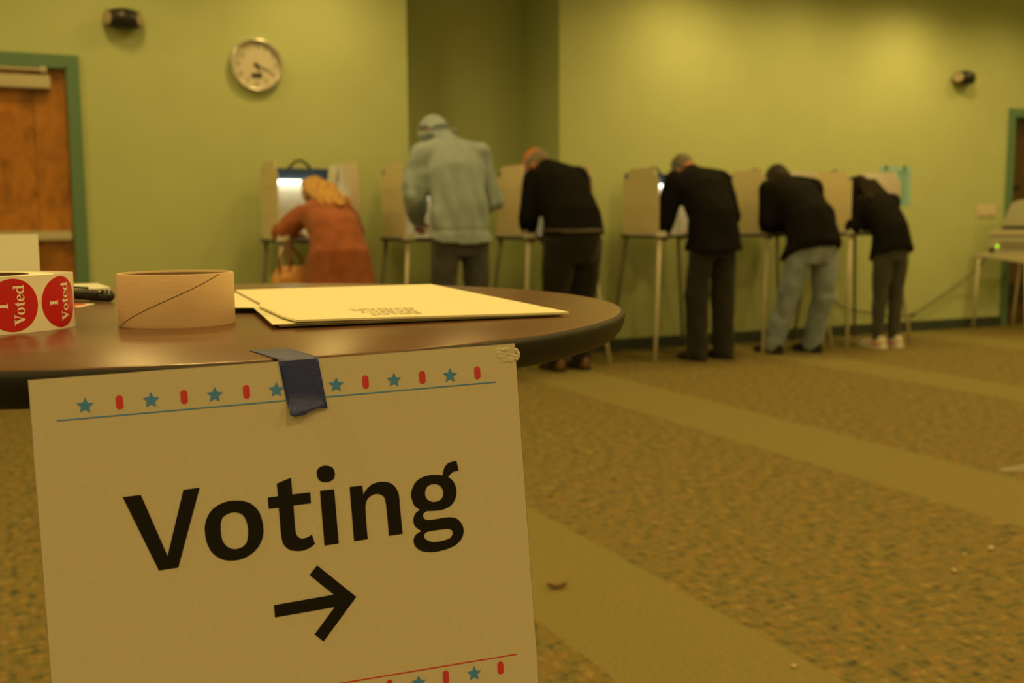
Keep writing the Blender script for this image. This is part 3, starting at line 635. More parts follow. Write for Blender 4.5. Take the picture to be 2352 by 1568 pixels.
t = thing('wall_notice', 'pale blue printed notice pinned to the wall behind the last booth', 'notice', (7.355, D, 1.366))
b = B(); b.box(-0.195, 0.195, -0.003, -0.001, -0.18, 0.18); b.obj('sheet', M['poster'], t)
for k in range(15):
    z = 0.125-k*0.02; w = 0.11+0.03*math.sin(k*2.3) if k else 0.13
    for s_ in (-1, 1):
        b = B(); b.box(s_*0.095-w*0.5 if k else s_*0.09-0.07, s_*0.095+w*0.5 if k else s_*0.09+0.07, -0.0036, -0.003, z-0.004-(0.004 if k == 0 else 0), z+0.004+(0.004 if k == 0 else 0)); b.obj('text_line', M['postertext'], t)
for x in (-0.12, 0.105):
    b = B(); b.rings([[(x+r*math.cos(2*math.pi*a/16), y, 0.17+r*math.sin(2*math.pi*a/16)) for a in range(16)] for r, y in ((0.014, -0.003), (0.016, -0.012), (0.010, -0.02))]); b.obj('push_pin', M['black'], t, smooth=True)

# ================================================================== voting booths
BW, BY0, BY1, BZ = 0.53, 6.78, 7.30, 0.945
def wing_mesh(sgn):
    """folding side wing in three creased sections, upper corners stepped in"""
    b = B(); th = 0.007
    y0, y1 = BY0, BY1
    secs = [(BZ+0.012, BZ+0.168, y0, y1), (BZ+0.172, BZ+0.333, y0, y1)]
    for z0, z1, a, c_ in secs: b.box(-th/2, th/2, a, c_, z0, z1)
    z0 = BZ+0.337
    b.prism([(y0, z0), (y1, z0), (y1, BZ+0.435), (y1-0.075, BZ+0.445), (y1-0.085, BZ+0.515), (y0+0.06, BZ+0.515), (y0+0.045, BZ+0.445), (y0, BZ+0.435)], 'x', -th/2, th/2)
    b.box(-th/2+0.002, th/2-0.002, y0+0.002, y1-0.002, BZ+0.012, BZ+0.345)
    return b.mesh('wing')
WING = wing_mesh(1)
def mk(b, name, **k): return b.mesh(name, **k)
b = B(); b.box(-0.012, BW+0.012, BY0-0.01, BY1+0.01, BZ-0.018, BZ+0.006); TOPM = b.mesh('tray')
b = B(); b.box(0.0, BW, BY0+0.01, BY1-0.01, BZ+0.006, BZ+0.010); DESK = b.mesh('desk')
b = B(); b.box(0.004, BW-0.004, BY1-0.02, BY1-0.008, BZ+0.01, BZ+0.49); BACK = b.mesh('back')
b = B(); b.box(0.004, BW-0.004, BY1-0.05, BY1-0.021, BZ+0.405, BZ+0.485); HEAD = b.mesh('header')
b = B(); b.box(0.01, BW-0.12, BY1-0.085, BY1-0.03, BZ+0.378, BZ+0.404); LSH = b.mesh('lamp')
b = B(); b.tube([(BW/2-0.075+0.15*i/14, BY1-0.02, BZ+0.487+0.052*math.sin(math.pi*i/14)) for i in range(15)], 0.009, 10); HAND = b.mesh('handle', smooth=True)
def leg_mesh(p0, p1, r0, r1):
    b = B(); b.tube([p0, Vector(p0).lerp(Vector(p1), 0.5), p1], [r0, (r0+r1)/2, r1], 12); return b.mesh('leg', smooth=True)
LEGS = [leg_mesh((0.02, BY0+0.015, BZ-0.01), (-0.06, BY0-0.06, 0.0), 0.0155, 0.0135), leg_mesh((BW-0.02, BY0+0.015, BZ-0.01), (BW+0.125, BY0-0.05, 0.0), 0.0155, 0.0135),
        leg_mesh((0.02, BY1-0.02, BZ-0.01), (-0.05, BY1+0.10, 0.0), 0.0145, 0.0125), leg_mesh((BW-0.02, BY1-0.02, BZ-0.01), (BW+0.12, BY1+0.10, 0.0), 0.0145, 0.0125)]
b = B(); b.box(-0.016, 0.06, BY0-0.016, BY0-0.004, BZ-0.004, BZ+0.033); b.box(-0.016, 0.0, BY0-0.01, BY0+0.03, BZ-0.004, BZ+0.02); CLIP = b.mesh('clip')
def booth(xl, label):
    t = thing('voting_booth', label, 'voting booth', (xl, 0, 0), 0, 'voting booths along the wall')
    def P(name, me, m, loc=(0, 0, 0)): return link(name, me, m, t, loc)
    P('tray', TOPM, M['boothdark']); P('writing_surface', DESK, M['boothwhite'])
    P('side_wing', WING, M['board']); P('side_wing', WING, M['board'], (BW, 0, 0))
    P('back_panel', BACK, M['boothwhite']); P('header', HEAD, M['boothblue']); P('lamp', LSH, M['tube'])
    P('carry_handle', HAND, M['black']); P('corner_clip', CLIP, M['white'])
    P('leg', LEGS[0], M['leg']); P('leg', LEGS[1], M['leg']); P('leg', LEGS[2], mat('shaded_tube', (0.2, 0.19, 0.15), 0.45)); P('leg', LEGS[3], MATS['shaded_tube'])  # rear legs are the same tube with their shade painted in
    return t
b1 = booth(1.487, 'voting booth used by the blonde person in the rust coat, lamp glowing')
b2 = booth(2.342, 'voting booth used by the person in the grey hooded sweatshirt')
b3 = booth(3.245, 'voting booth used by the balding person in black with a belt')
b4 = booth(4.342, 'voting booth used by the grey-haired person in black, clear legs showing')
b5 = booth(5.347, 'voting booth used by the person in black jacket and light jeans')
b6 = booth(6.207, 'voting booth used by the long-haired person in white sneakers')
b = B(); b.prism([(0.435, BZ+0.50), (0.50, BZ+0.515), (0.475, BZ+0.36), (0.415, BZ+0.35)], 'y', BY1-0.16, BY1-0.158)
ins = b.obj('instruction_sheet', M['card'], b1)

# ================================================================== ballot machine at the right
t = thing('machine_stand', 'low tan folding stand under the ballot machine by the dark door', 'stand', (8.33, 7.1, 0))
b = B(); b.prism([(0.295, 0.735), (0.27, 0.70), (-0.30, 0.645), (-0.30, 0.735)], 'x', 0.0, 0.62); b.obj('stand_top', M['machinelight'], t, bevel=0.006)
for (x0, y0, x1, y1) in ((0.02, 0.26, 0.03, 0.31), (0.58, 0.26, 0.57, 0.31), (0.02, -0.27, -0.03, -0.34), (0.58, -0.27, 0.65, -0.34)):
    b = B(); b.tube([(x0, y0, 0.70), (x1, y1, 0.0)], 0.014, 12); b.obj('leg', M['leg'], t, smooth=True)
t = thing('ballot_machine', 'grey ballot counting machine with raised lid and green light', 'machine', (8.40, 7.1, 0.735))
b = B(); b.prism([(0.20, 0.0), (-0.26, 0.0), (-0.26, 0.168), (0.195, 0.165), (0.205, 0.10)], 'x', 0.0, 0.45); b.obj('housing', M['machine'], t, bevel=0.008)
b = B(); b.prism([(0.205, 0.165), (-0.26, 0.168), (-0.26, 0.222), (0.14, 0.222), (0.19, 0.20)], 'x', -0.012, 0.462); b.obj('deck', M['machinelight'], t, bevel=0.006)
b = B(); b.box(0.0, 0.45, -0.255, 0.062, 0.222, 0.246); b.obj('feed_slot', M['black'], t)
b = B(); b.prism([(0.085, 0.246), (-0.26, 0.246), (-0.26, 0.50), (-0.105, 0.497), (-0.02, 0.47)], 'x', 0.01, 0.44); b.obj('lid', M['machine'], t, bevel=0.012)
b = B(); b.box(-0.006, 0.0, 0.085, 0.115, 0.055, 0.075); b.obj('power_light', M['led'], t, bevel=0.002)
b = B(); b.box(-0.02, 0.01, 0.135, 0.175, 0.005, 0.05); b.obj('socket', M['black'], t, bevel=0.003)
b = B(); b.box(-0.004, 0.0, -0.24, 0.07, 0.03, 0.11); b.obj('side_panel', mat('machine_dark_grey', (0.26, 0.25, 0.21), 0.5), t)
cpts = [(8.385, 7.25, 0.75), (8.37, 7.3, 0.68), (8.35, 7.38, 0.58), (8.16, 7.44, 0.424), (7.883, 7.445, 0.287), (7.612, 7.445, 0.165), (7.34, 7.44, 0.170), (7.047, 7.43, 0.205), (6.76, 7.43, 0.268), (6.63, 7.43, 0.341), (6.5, 7.42, 0.45), (6.45, 7.38, 0.65)]
cp = []
for i in range(len(cpts)-1):
    p0, p1, p2, p3 = [Vector(cpts[max(0, min(len(cpts)-1, i+k))]) for k in (-1, 0, 1, 2)]
    for k in range(6):
        u = k/6; cp.append(0.5*((2*p1)+(-p0+p2)*u+(2*p0-5*p1+4*p2-p3)*u*u+(-p0+3*p1-3*p2+p3)*u**3))
b = B(); b.tube(cp, 0.0075, 8); cb = b.obj('power_cable', M['cable'], smooth=True)
tag(cb, 'grey power cable drooping along the wall from the ballot machine to the booths', 'cable')
b = B(); b.ellipsoid((7.612, 7.445, 0.165), (0.035, 0.016, 0.022)); b.obj('cable_joint', M['cable'], cb, smooth=True)

# ================================================================== bits on the floor
def leaf(name, x, y, ln, wd, rz, m, label, cat, curl=0.4):
    V = []; F = []
    nx = 8
    for i in range(nx+1):
        u = i/nx; w = wd*math.sin(math.pi*min(1, u*0.94+0.03))**0.8
        for j, s_ in enumerate((-1, -0.5, 0, 0.5, 1)):
            V.append(((u-0.5)*ln, s_*w/2*(1+0.2*math.sin(7*u+s_)), 0.002+curl*wd*abs(s_)**1.5*0.5+0.15*ln*(u-0.5)**2*curl*4))
    for i in range(nx):
        for j in range(4): F.append((i*5+j, (i+1)*5+j, (i+1)*5+j+1, i*5+j+1))
    b = B(); b.add(V, F); o = b.obj(name, m, smooth=True); o.location = (x, y, 0.001); o.rotation_euler = (0, 0, rz)
    s_ = o.modifiers.new('t', 'SOLIDIFY'); s_.thickness = 0.0012
    return tag(o, label, cat)
leaf('dry_leaf', 1.345, 2.62, 0.06, 0.022, -0.3, M['leaf'], 'dark curled dry leaf on the carpet just right of the paper sign', 'leaf', 0.8)
leaf('paper_scrap', 2.761, 2.34, 0.035, 0.018, 0.4, M['crumb'], 'pale scrap furthest right of the tiny scraps on the carpet', 'scrap')
leaf('paper_scrap', 2.486, 2.233, 0.028, 0.012, 1.1, M['crumb'], 'pale scrap nearest the bottom of the three scraps at the right carpet', 'scrap')
leaf('paper_scrap', 2.636, 2.332, 0.016, 0.010, 0.2, M['crumb'], 'smallest pale scrap, between the two larger scraps at the right', 'scrap')
leaf('paper_scrap', 1.602, 1.896, 0.018, 0.012, 0.0, M['crumb'], 'lone pale scrap at the bottom edge of the carpet band', 'scrap')
t = thing('floor_marker', 'white tape outline stuck on the carpet at the right', 'floor tape', (3.66, 3.10, 0))
b = B(); b.prism([(0, 0), (0.035, 0.006), (0.31, 0.02), (0.62, 0.03), (0.62, -0.0), (0.31, -0.015)], 'z', 0.001, 0.003); b.obj('tape_strip', M['markertape'], t)
b = B(); b.prism([(0, 0), (0.035, 0.006), (0.22, -0.075), (0.42, -0.17), (0.40, -0.20), (0.2, -0.105)], 'z', 0.001, 0.003); b.obj('tape_strip', M['markertape'], t)
# ================================================================== people
def remesh(bld, voxel, smooth_it=6, fac=0.5):
    me = bld.mesh('soup')
    o = bpy.data.objects.new('tmp', me); C.objects.link(o)
    r = o.modifiers.new('r', 'REMESH'); r.mode = 'VOXEL'; r.voxel_size = voxel
    if smooth_it:
        s_ = o.modifiers.new('s', 'SMOOTH'); s_.factor = fac; s_.iterations = smooth_it
    dg = bpy.context.evaluated_depsgraph_get(); dg.update()
    out = bpy.data.meshes.new_from_object(o.evaluated_get(dg))
    bpy.data.objects.remove(o); bpy.data.meshes.remove(me)
    out.polygons.foreach_set('use_smooth', [True]*len(out.polygons))
    out.materials.clear()
    return out
def displace(me, fn):
    n = len(me.vertices); co = np.empty(n*3); no = np.empty(n*3)
    me.vertices.foreach_get('co', co); me.vertices.foreach_get('normal', no)
    co = co.reshape(-1, 3); no = no.reshape(-1, 3)
    d = np.array([fn(Vector(c)) for c in co])
    co = co + no*d[:, None]
    me.vertices.foreach_set('co', co.ravel()); me.update()
def folds(amp, sx, sy, sz, seed=0):
    def fn(c): return amp*(noise.noise(Vector((c.x*sx+seed, c.y*sy, c.z*sz)))+0.5*noise.noise(Vector((c.x*sx*2.1, c.y*sy*2.1+seed, c.z*sz*2.1))))
    return fn
def V3(*a): return Vector(a)
def loft(bld, secs, seg=28, power=2.4):
    """secs: (center, right, forward, half width, half depth)"""
    R = []
    for c, rt, fw, a, d_ in secs:
        ring = []
        for k in range(seg):
            th = 2*math.pi*k/seg; cx, sy = math.cos(th), math.sin(th)
            ring.append(tuple(Vector(c)+Vector(rt)*a*math.copysign(abs(cx)**(2/power), cx)+Vector(fw)*d_*math.copysign(abs(sy)**(2/power), sy)))
        R.append(ring)
    bld.rings(R, True)
def spine_secs(pts, widths, depths, rights):
    out = []; n = len(pts)
    for i in range(n):
        tg = (pts[min(n-1, i+1)]-pts[max(0, i-1)]).normalized()
        rt = rights[i].normalized(); fw = tg.cross(rt).normalized(); rt = fw.cross(tg).normalized()
        out.append((pts[i], rt, fw, widths[i], depths[i]))
    return out
def head_frame(c, pitch, yaw=0.0, tilt=0.0):
    m = Matrix.Rotation(yaw, 4, 'Z') @ Matrix.Rotation(-pitch, 4, 'X') @ Matrix.Rotation(tilt, 4, 'Y')
    m.translation = c; return m
def add_head(bld, M4, k=1.0):
    R3 = M4.to_3x3()
    def E(c, r): bld.ellipsoid(M4 @ (Vector(c)*k), [q*k for q in r], R3)
    def Cc(a, r0, b_, r1): bld.capsule(M4 @ (Vector(a)*k), r0*k, M4 @ (Vector(b_)*k), r1*k)
    E((0, -0.012, 0.025), (0.076, 0.096, 0.092)); E((0, 0.03, -0.05), (0.062, 0.062, 0.078)); E((0, 0.058, -0.10), (0.032, 0.03, 0.026))
    Cc((0, 0.086, 0.0), 0.010, (0, 0.108, -0.038), 0.015)
    for s_ in (-1, 1):
        E((s_*0.079, -0.008, -0.018), (0.010, 0.022, 0.032)); E((s_*0.04, 0.055, -0.03), (0.024, 0.028, 0.026))
    Cc((-0.04, 0.078, 0.02), 0.014, (0.04, 0.078, 0.02), 0.014)
    Cc((-0.02, 0.086, -0.068), 0.008, (0.02, 0.086, -0.068), 0.008); Cc((-0.018, 0.084, -0.08), 0.009, (0.018, 0.084, -0.08), 0.009)
def add_hand(bld, w, d_, back, side, curl=0.5):
    """wrist w, direction of the fingers d_, back-of-hand normal, side +1 = thumb towards +lat"""
    d_ = d_.normalized(); back = (back-back.dot(d_)*d_).normalized(); lat = d_.cross(back).normalized()*side
    for i in range(4):
        bld.capsule(w+lat*(0.012-0.008*i), 0.015, w+d_*0.082+lat*(0.030-0.021*i), 0.0125)
    lens = (0.070, 0.080, 0.074, 0.056)
    for i in range(4):
        p_ = w+d_*0.082+lat*(0.033-0.0225*i); dd = d_.copy(); r = 0.0092
        for sgm in range(3):
            ang = curl*(0.55+0.35*sgm); q = (d_*math.cos(ang*(sgm+0.6))-back*math.sin(ang*(sgm+0.6)))
            e = p_+q*lens[i]*(0.45, 0.31, 0.24)[sgm]; bld.capsule(p_, r, e, r-0.0006); p_ = e; r -= 0.0006
    p_ = w+d_*0.02+lat*0.022
    q1 = p_+(d_*0.6+lat*0.75-back*0.2).normalized()*0.042; q2 = q1+(d_*0.9+lat*0.2-back*0.35).normalized()*0.030; q3 = q2+(d_*0.95-back*0.35).normalized()*0.024
    bld.capsule(p_, 0.014, q1, 0.0115); bld.capsule(q1, 0.0115, q2, 0.0098); bld.capsule(q2, 0.0098, q3, 0.0085)
def add_foot(bld, ank, toe_dir, ln=0.25, w=0.045):
    d_ = Vector((toe_dir[0], toe_dir[1], 0)).normalized(); a = Vector((ank[0], ank[1], 0))
    heel = a-d_*0.05; toe = a+d_*(ln-0.05-0.03)
    bld.capsule(heel+V3(0, 0, 0.042), 0.036, toe+V3(0, 0, 0.034), 0.03)
    lat = V3(-d_.y, d_.x, 0)
    bld.capsule(a+d_*0.07+lat*0.014+V3(0, 0, 0.035), 0.032, toe-d_*0.015+lat*0.012+V3(0, 0, 0.03), 0.026)
    bld.capsule(a+d_*0.07-lat*0.014+V3(0, 0, 0.035), 0.032, toe-d_*0.03-lat*0.014+V3(0, 0, 0.03), 0.026)
    bld.capsule(V3(ank[0], ank[1], ank[2]), 0.036, a+V3(0, 0, 0.05), 0.04)
def shoe(name, ank, toe_dir, ln, m, parent, sole_m, stripe=None, bulk=1.0):
    d_ = Vector((toe_dir[0], toe_dir[1], 0)).normalized(); a = Vector((ank[0], ank[1], 0)); lat = V3(-d_.y, d_.x, 0)
    heel = a-d_*0.062; toe = a+d_*(ln-0.062-0.045)
    b = B()
    def sec(t_, w_, h_, z0=0.022):
        c = heel.lerp(toe, t_); return [tuple(c+lat*w_*math.cos(th)+V3(0, 0, z0+(h_-z0)*max(0, math.sin(th))-0.004*max(0, -math.sin(th)))) for th in [2*math.pi*k/20 for k in range(20)]]
    b.rings([sec(-0.13, 0.012*bulk, 0.07), sec(-0.10, 0.030*bulk, 0.095), sec(0.05, 0.040*bulk, 0.105), sec(0.25, 0.041*bulk, 0.115), sec(0.42, 0.043*bulk, 0.095), sec(0.65, 0.048*bulk, 0.072), sec(0.9, 0.048*bulk, 0.062), sec(1.1, 0.036*bulk, 0.05), sec(1.19, 0.012*bulk, 0.036)], True)
    o = link(name, remesh(b, 0.007, 3), m, parent)
    b = B()
    def sole(t_, w_): c = heel.lerp(toe, t_); return [c+lat*w_, c-lat*w_]
    L1, R1 = [], []
    for t_, w_ in ((-0.15, 0.018), (-0.11, 0.034), (0.1, 0.043), (0.35, 0.042), (0.65, 0.051), (0.95, 0.050), (1.14, 0.036), (1.22, 0.014)):
        l, r = sole(t_, w_*bulk); L1.append(l); R1.append(r)
    poly = L1+R1[::-1]
    b.prism([(q.x, q.y) for q in poly], 'z', 0.0, 0.026); b.obj('sole', sole_m, o, bevel=0.003)
    if stripe:
        b = B()
        b.rings([[tuple(Vector(q)+0*lat) for q in sec(t_, w_*1.04*bulk, h_, 0.03)] for t_, w_, h_ in ((0.02, 0.0402, 0.07), (0.12, 0.041, 0.072), (0.3, 0.0422, 0.068), (0.45, 0.0438, 0.06))], True); b.obj('side_stripe', stripe, o, smooth=True)
    return o

SKIN = mat('skin', (0.52, 0.27, 0.16), 0.5, noise_amt=0.08, noise_scale=25)
SKINR = mat('ruddy_skin', (0.58, 0.22, 0.11), 0.5, noise_amt=0.10, noise_scale=25)
EYE = mat('eye_white', (0.7, 0.68, 0.62), 0.2)
def fabric(name, col, n=0.10, sc_=30, bump=0.5, bs=350, rough=0.9): return mat(name, col, rough, spec=0.15, noise_amt=n, noise_scale=sc_, bump=bump, bump_scale=bs, sheen=0.15)

def build_person(label, loc, J, skin, top_m, leg_m, shoe_m, top_name='jacket', shoe_ln=0.29, torso=None, thick=1.0, hem=None, amp=0.007, skirt=None, cuff=0.0, leg_name='trousers', legr=None, armr=None, stripe=None, sole_m=None, tin=1.0, topfold=None, jawk=1.0, coll=0.075):
    lx, ly = loc
    G_ = {k: (Vector(v) if not isinstance(v, (float, int)) else v) for k, v in J.items()}
    hM = head_frame(G_['head'], J['hp'], J.get('hy', 0.0), J.get('ht', 0.0))
    # ---- body: one continuous figure
    bd = B()
    add_head(bd, hM, jawk)
    bd.capsule(hM @ V3(0, -0.02, -0.05), 0.052, G_['neck'], 0.058)
    W_, Dp = torso[0], torso[1]
    pts = [G_['crotch'], G_['pelvis'], G_['waist'], G_['chest'], G_['neck']]
    rts = [V3(1, 0, 0), V3(1, 0, 0), V3(1, 0, 0), (G_['shR']-G_['shL']), (G_['shR']-G_['shL'])]
    loft(bd, spine_secs([pts[0]+V3(0, 0, 0.06)]+pts[1:], [W_[0]*0.6]+[w*0.84 for w in W_[1:]], [Dp[0]*0.6]+[d_*0.82 for d_ in Dp[1:]], rts))
    ar = armr or (0.062, 0.050, 0.036)
    lr = legr or (0.098, 0.072, 0.055)
    for s_, k in ((-1, 'L'), (1, 'R')):
        sh, el, wr = G_['sh'+k], G_['el'+k], G_['wr'+k]
        bd.chain([sh, sh.lerp(el, 0.4), el, el.lerp(wr, 0.35), wr], [ar[0]*0.85, ar[0]*0.8, ar[1]*0.8, ar[1]*0.8, 0.026])
        bd.capsule(G_['chest'].lerp(G_['neck'], 0.6), 0.07, sh, ar[0]*0.8)
        fd = Vector(J.get('hd'+k, tuple(wr-el))); add_hand(bd, wr, fd, Vector(J.get('hb'+k, (0, 0, 1))), -s_ , J.get('curl', 0.55))
        hp, kn, an = G_['hip'+k], G_['kn'+k], G_['an'+k]
        bd.chain([hp, hp.lerp(kn, 0.5), kn, kn.lerp(an, 0.35), an], [lr[0]*0.85, lr[0]*0.72, lr[1]*0.75, lr[1]*0.75, 0.036])
        add_foot(bd, an, J.get('toe'+k, (0, 1)))
    body = link('person', remesh(bd, 0.0065, 2, 0.4), skin)
    body.location = (lx, ly, 0)
    tag(body, label, 'person')
    for s_ in (-1, 1):
        b = B(); b.ellipsoid(hM @ (V3(s_*0.032, 0.077, -0.004)*jawk), (0.0125,)*3, seg=12, rng=8); b.obj('eye', EYE, body, smooth=True)
        b = B(); b.ellipsoid(hM @ (V3(s_*0.032, 0.0865, -0.004)*jawk), (0.0055, 0.0055, 0.0055), seg=10, rng=6); b.obj('iris', M['ink'], body, smooth=True)
    # ---- upper garment
    g = B()
    pts2 = list(pts[1:]); Wt = [W_[1]*1.07, W_[2], W_[3], W_[4]*0.95]; Dt = [Dp[1]*1.07, Dp[2], Dp[3], Dp[4]]
    hm = Vector(hem[0]); pts2 = [hm]+pts2; Wt = [hem[1]]+Wt; Dt = [hem[2]]+Dt
    rr = [V3(1, 0, 0)]+rts[1:]
    um = G_['chest'].lerp(G_['neck'], 0.55); pts2.insert(4, um); Wt.insert(4, W_[3]*0.90); Dt.insert(4, (Dp[3]+Dp[4])*0.52); rr.insert(4, rts[3])
    secs = spine_secs(pts2, Wt, Dt, rr)
    if 'tilt' in J: # level the hem
        c, rt, fw, a, d_ = secs[0]; fw = Vector((0, math.cos(J['tilt']), math.sin(J['tilt']))); secs[0] = (c, V3(1, 0, 0), fw, a, d_)
    if skirt: secs = [(Vector(c), V3(1, 0, 0), V3(0, 1, 0), a, d_) for c, a, d_ in skirt]+secs[1:]
    loft(g, secs, 32)
    for k in 'LR':
        sh, el, wr = G_['sh'+k], G_['el'+k], G_['wr'+k]
        cf = el.lerp(wr, 0.93-cuff)
        g.chain([sh, sh.lerp(el, 0.45), el, el.lerp(wr, 0.4), cf], [ar[0]*1.15, ar[0]*1.08, ar[1]*1.12, ar[1]*1.05, ar[2]*1.1])
        g.capsule(G_['chest'].lerp(G_['neck'], 0.62), Dp[3]*0.72, sh, ar[0]*1.12)
        g.capsule(G_['waist'].lerp(G_['chest'], 0.6), Dp[3]*0.8, sh, ar[0]*0.9)
        g.capsule(G_['neck'].lerp(G_['chest'], 0.12), coll*0.85, sh, ar[0]*1.1)
    g.capsule(G_['chest'].lerp(G_['neck'], 0.8), coll, G_['neck'].lerp(G_['head'], 0.14), coll*0.92)
    gm = remesh(g, 0.011, 7)
    displace(gm, folds(amp, 9, 9, 4.5, lx))
    if topfold: displace(gm, topfold)
    top = link(top_name, gm, top_m, body)
    # ---- trousers
    g = B()
    loft(g, spine_secs([G_['crotch']-V3(0, 0, 0.0), G_['pelvis'], G_['waist'].lerp(G_['pelvis'], 0.45)], [W_[0]*1.02*tin, W_[1]*0.97*tin, W_[2]*0.9*tin], [Dp[0]*tin, Dp[1]*0.97*tin, Dp[2]*0.9*tin], rts[:3]))
    for k in 'LR':
        hp, kn, an = G_['hip'+k], G_['kn'+k], G_['an'+k]
        an2 = an.lerp(kn, 0.02)-V3(0, 0, 0.02)
        g.chain([hp, hp.lerp(kn, 0.5), kn, kn.lerp(an, 0.5), an2], [lr[0]*1.02*tin, lr[0]*0.97*tin, lr[1]*1.06, lr[1]*0.98, lr[2]*1.02])
        q_ = hp.lerp(kn, 0.22); q_ = V3(q_.x*0.72, q_.y, q_.z); g.capsule(hp, lr[0]*0.95*tin, q_, lr[0]*0.86*tin)
    gm = remesh(g, 0.011, 6); displace(gm, folds(amp*0.9, 14, 14, 9, lx+3))
    tr = link(leg_name, gm, leg_m, body)
    for k in 'LR':
        shoe('shoe', J['an'+k], J.get('toe'+k, (0, 1)), shoe_ln, shoe_m, body, sole_m or M['black'], stripe)
    return body, hM, G_

def shell_hair(bld, M4, k, pts):
    for c, r in pts: bld.ellipsoid(M4 @ (Vector(c)*k), [q*k for q in r], M4.to_3x3())

F_BLACK = mat('black_jacket_cloth', (0.009, 0.0085, 0.0085), 0.95, spec=0.08, noise_amt=0.15, noise_scale=30, bump=0.4, bump_scale=350)
# ---- 1 woman in a rust coat
J = dict(crotch=(0, -0.10, 0.76), pelvis=(0, -0.10, 0.88), waist=(0, -0.02, 1.0), chest=(0, 0.13, 1.10), neck=(-0.01, 0.27, 1.155), head=(-0.025, 0.37, 1.235), hp=0.95, hy=0.05,
 shL=(-0.155, 0.21, 1.105), shR=(0.15, 0.20, 1.085), elL=(-0.29, 0.22, 0.995), elR=(0.22, 0.27, 0.99), wrL=(-0.16, 0.43, 0.985), wrR=(0.07, 0.44, 0.985),
 hipL=(-0.085, -0.10, 0.84), hipR=(0.085, -0.10, 0.84), knL=(-0.085, -0.05, 0.46), knR=(0.09, -0.06, 0.46), anL=(-0.085, -0.06, 0.09), anR=(0.09, -0.07, 0.09))
RUST = fabric('rust_wool', (0.31, 0.098, 0.045), 0.18, 14)
def coatfold(c): return 0.013*noise.noise(V3(c.x*16, c.y*6, c.z*2.2+4))*min(1, max(0, (1.0-c.z)*2.5))
w1, hM, _ = build_person('person with long blonde hair in a rust-brown coat bending over the first booth', (1.80, 6.60), J, SKIN, RUST, fabric('dark_leggings', (0.03, 0.03, 0.035)), fabric('brown_boot', (0.06, 0.03, 0.02)), 'coat',
 torso=([0.15, 0.175, 0.165, 0.175, 0.08], [0.12, 0.145, 0.13, 0.12, 0.07]), hem=((0, -0.06, 0.50), 0.24, 0.19), skirt=[((0.005, -0.06, 0.50), 0.255, 0.21), ((0.0, -0.075, 0.70), 0.225, 0.185), ((0, -0.09, 0.84), 0.20, 0.165)], amp=0.009, shoe_ln=0.25, topfold=coatfold, tin=0.72, jawk=0.95, armr=(0.068, 0.058, 0.046))
BLOND = mat('blonde_hair', (0.47, 0.265, 0.08), 0.5, noise_amt=0.55, noise_scale=9, stretch=(7, 2, 2), bump=0.8, bump_scale=60)
g = B(); shell_hair(g, hM, 0.95, [((0, -0.022, 0.035), (0.090, 0.108, 0.098)), ((0, -0.075, -0.03), (0.085, 0.055, 0.085))])
random.seed(11)
for i in range(46):
    a = -1+2*i/45; rj = random.random(); r2 = random.random()
    ln = 0.35+0.65*rj
    p0 = hM @ V3(a*0.078, -0.045-0.03*rj, 0.055); p1 = hM @ V3(a*0.098, -0.10-0.012*r2, -0.035)
    p2 = V3(a*0.100+0.005, 0.190, 1.248-0.030*abs(a)+0.012*r2); p3 = V3(a*0.105+0.03*r2+0.01, 0.185-0.085*ln, 1.246-0.012*ln-0.030*abs(a)+0.010*r2); p4 = V3(a*0.100+0.06*r2, 0.185-0.22*ln, 1.235-0.075*ln-0.03*abs(a)+0.010*r2)
    g.chain([p0, p1, p2, p3, p4], [0.018, 0.018, 0.014, 0.010, 0.003])
gm = remesh(g, 0.006, 2, 0.4); link('hair', gm, BLOND, w1)
# handbag on the left forearm
t = thing('handbag', 'tan leather handbag hanging from the arm of the person in rust', 'handbag', (1.535, 6.72, 0.58))
b = B()
loft(b, [(V3(0, 0, 0), V3(1, 0, 0), V3(0, 1, 0), 0.13, 0.055), (V3(0, 0, 0.03), V3(1, 0, 0), V3(0, 1, 0), 0.145, 0.065), (V3(0.005, 0, 0.12), V3(1, 0, 0), V3(0, 1, 0), 0.125, 0.05), (V3(0.01, 0, 0.19), V3(1, 0, 0), V3(0, 1, 0), 0.095, 0.028), (V3(0.01, 0, 0.205), V3(1, 0, 0), V3(0, 1, 0), 0.085, 0.015)], 28, 3)
gm = remesh(b, 0.008, 3); displace(gm, folds(0.006, 18, 18, 18)); link('bag_body', gm, mat('tan_leather', (0.55, 0.28, 0.09), 0.5, noise_amt=0.2), t)
RED = mat('dark_red_strap', (0.16, 0.03, 0.02), 0.5)
for dx in (-0.03, 0.035):
    b = B(); b.tube([(dx-0.045, -0.03, 0.15), (dx-0.03, -0.01, 0.25), (0.0, 0.02, 0.36), (0.002, 0.06, 0.385), (0.01, 0.075, 0.36), (dx+0.045, 0.03, 0.25), (dx+0.06, 0.03, 0.16)], 0.008, 8); b.obj('strap', RED, t, smooth=True)
b = B(); b.box(0.055, 0.16, -0.04, 0.02, 0.02, 0.12); b.obj('side_pocket', mat('brown_leather', (0.22, 0.09, 0.03), 0.5), t, bevel=0.015)

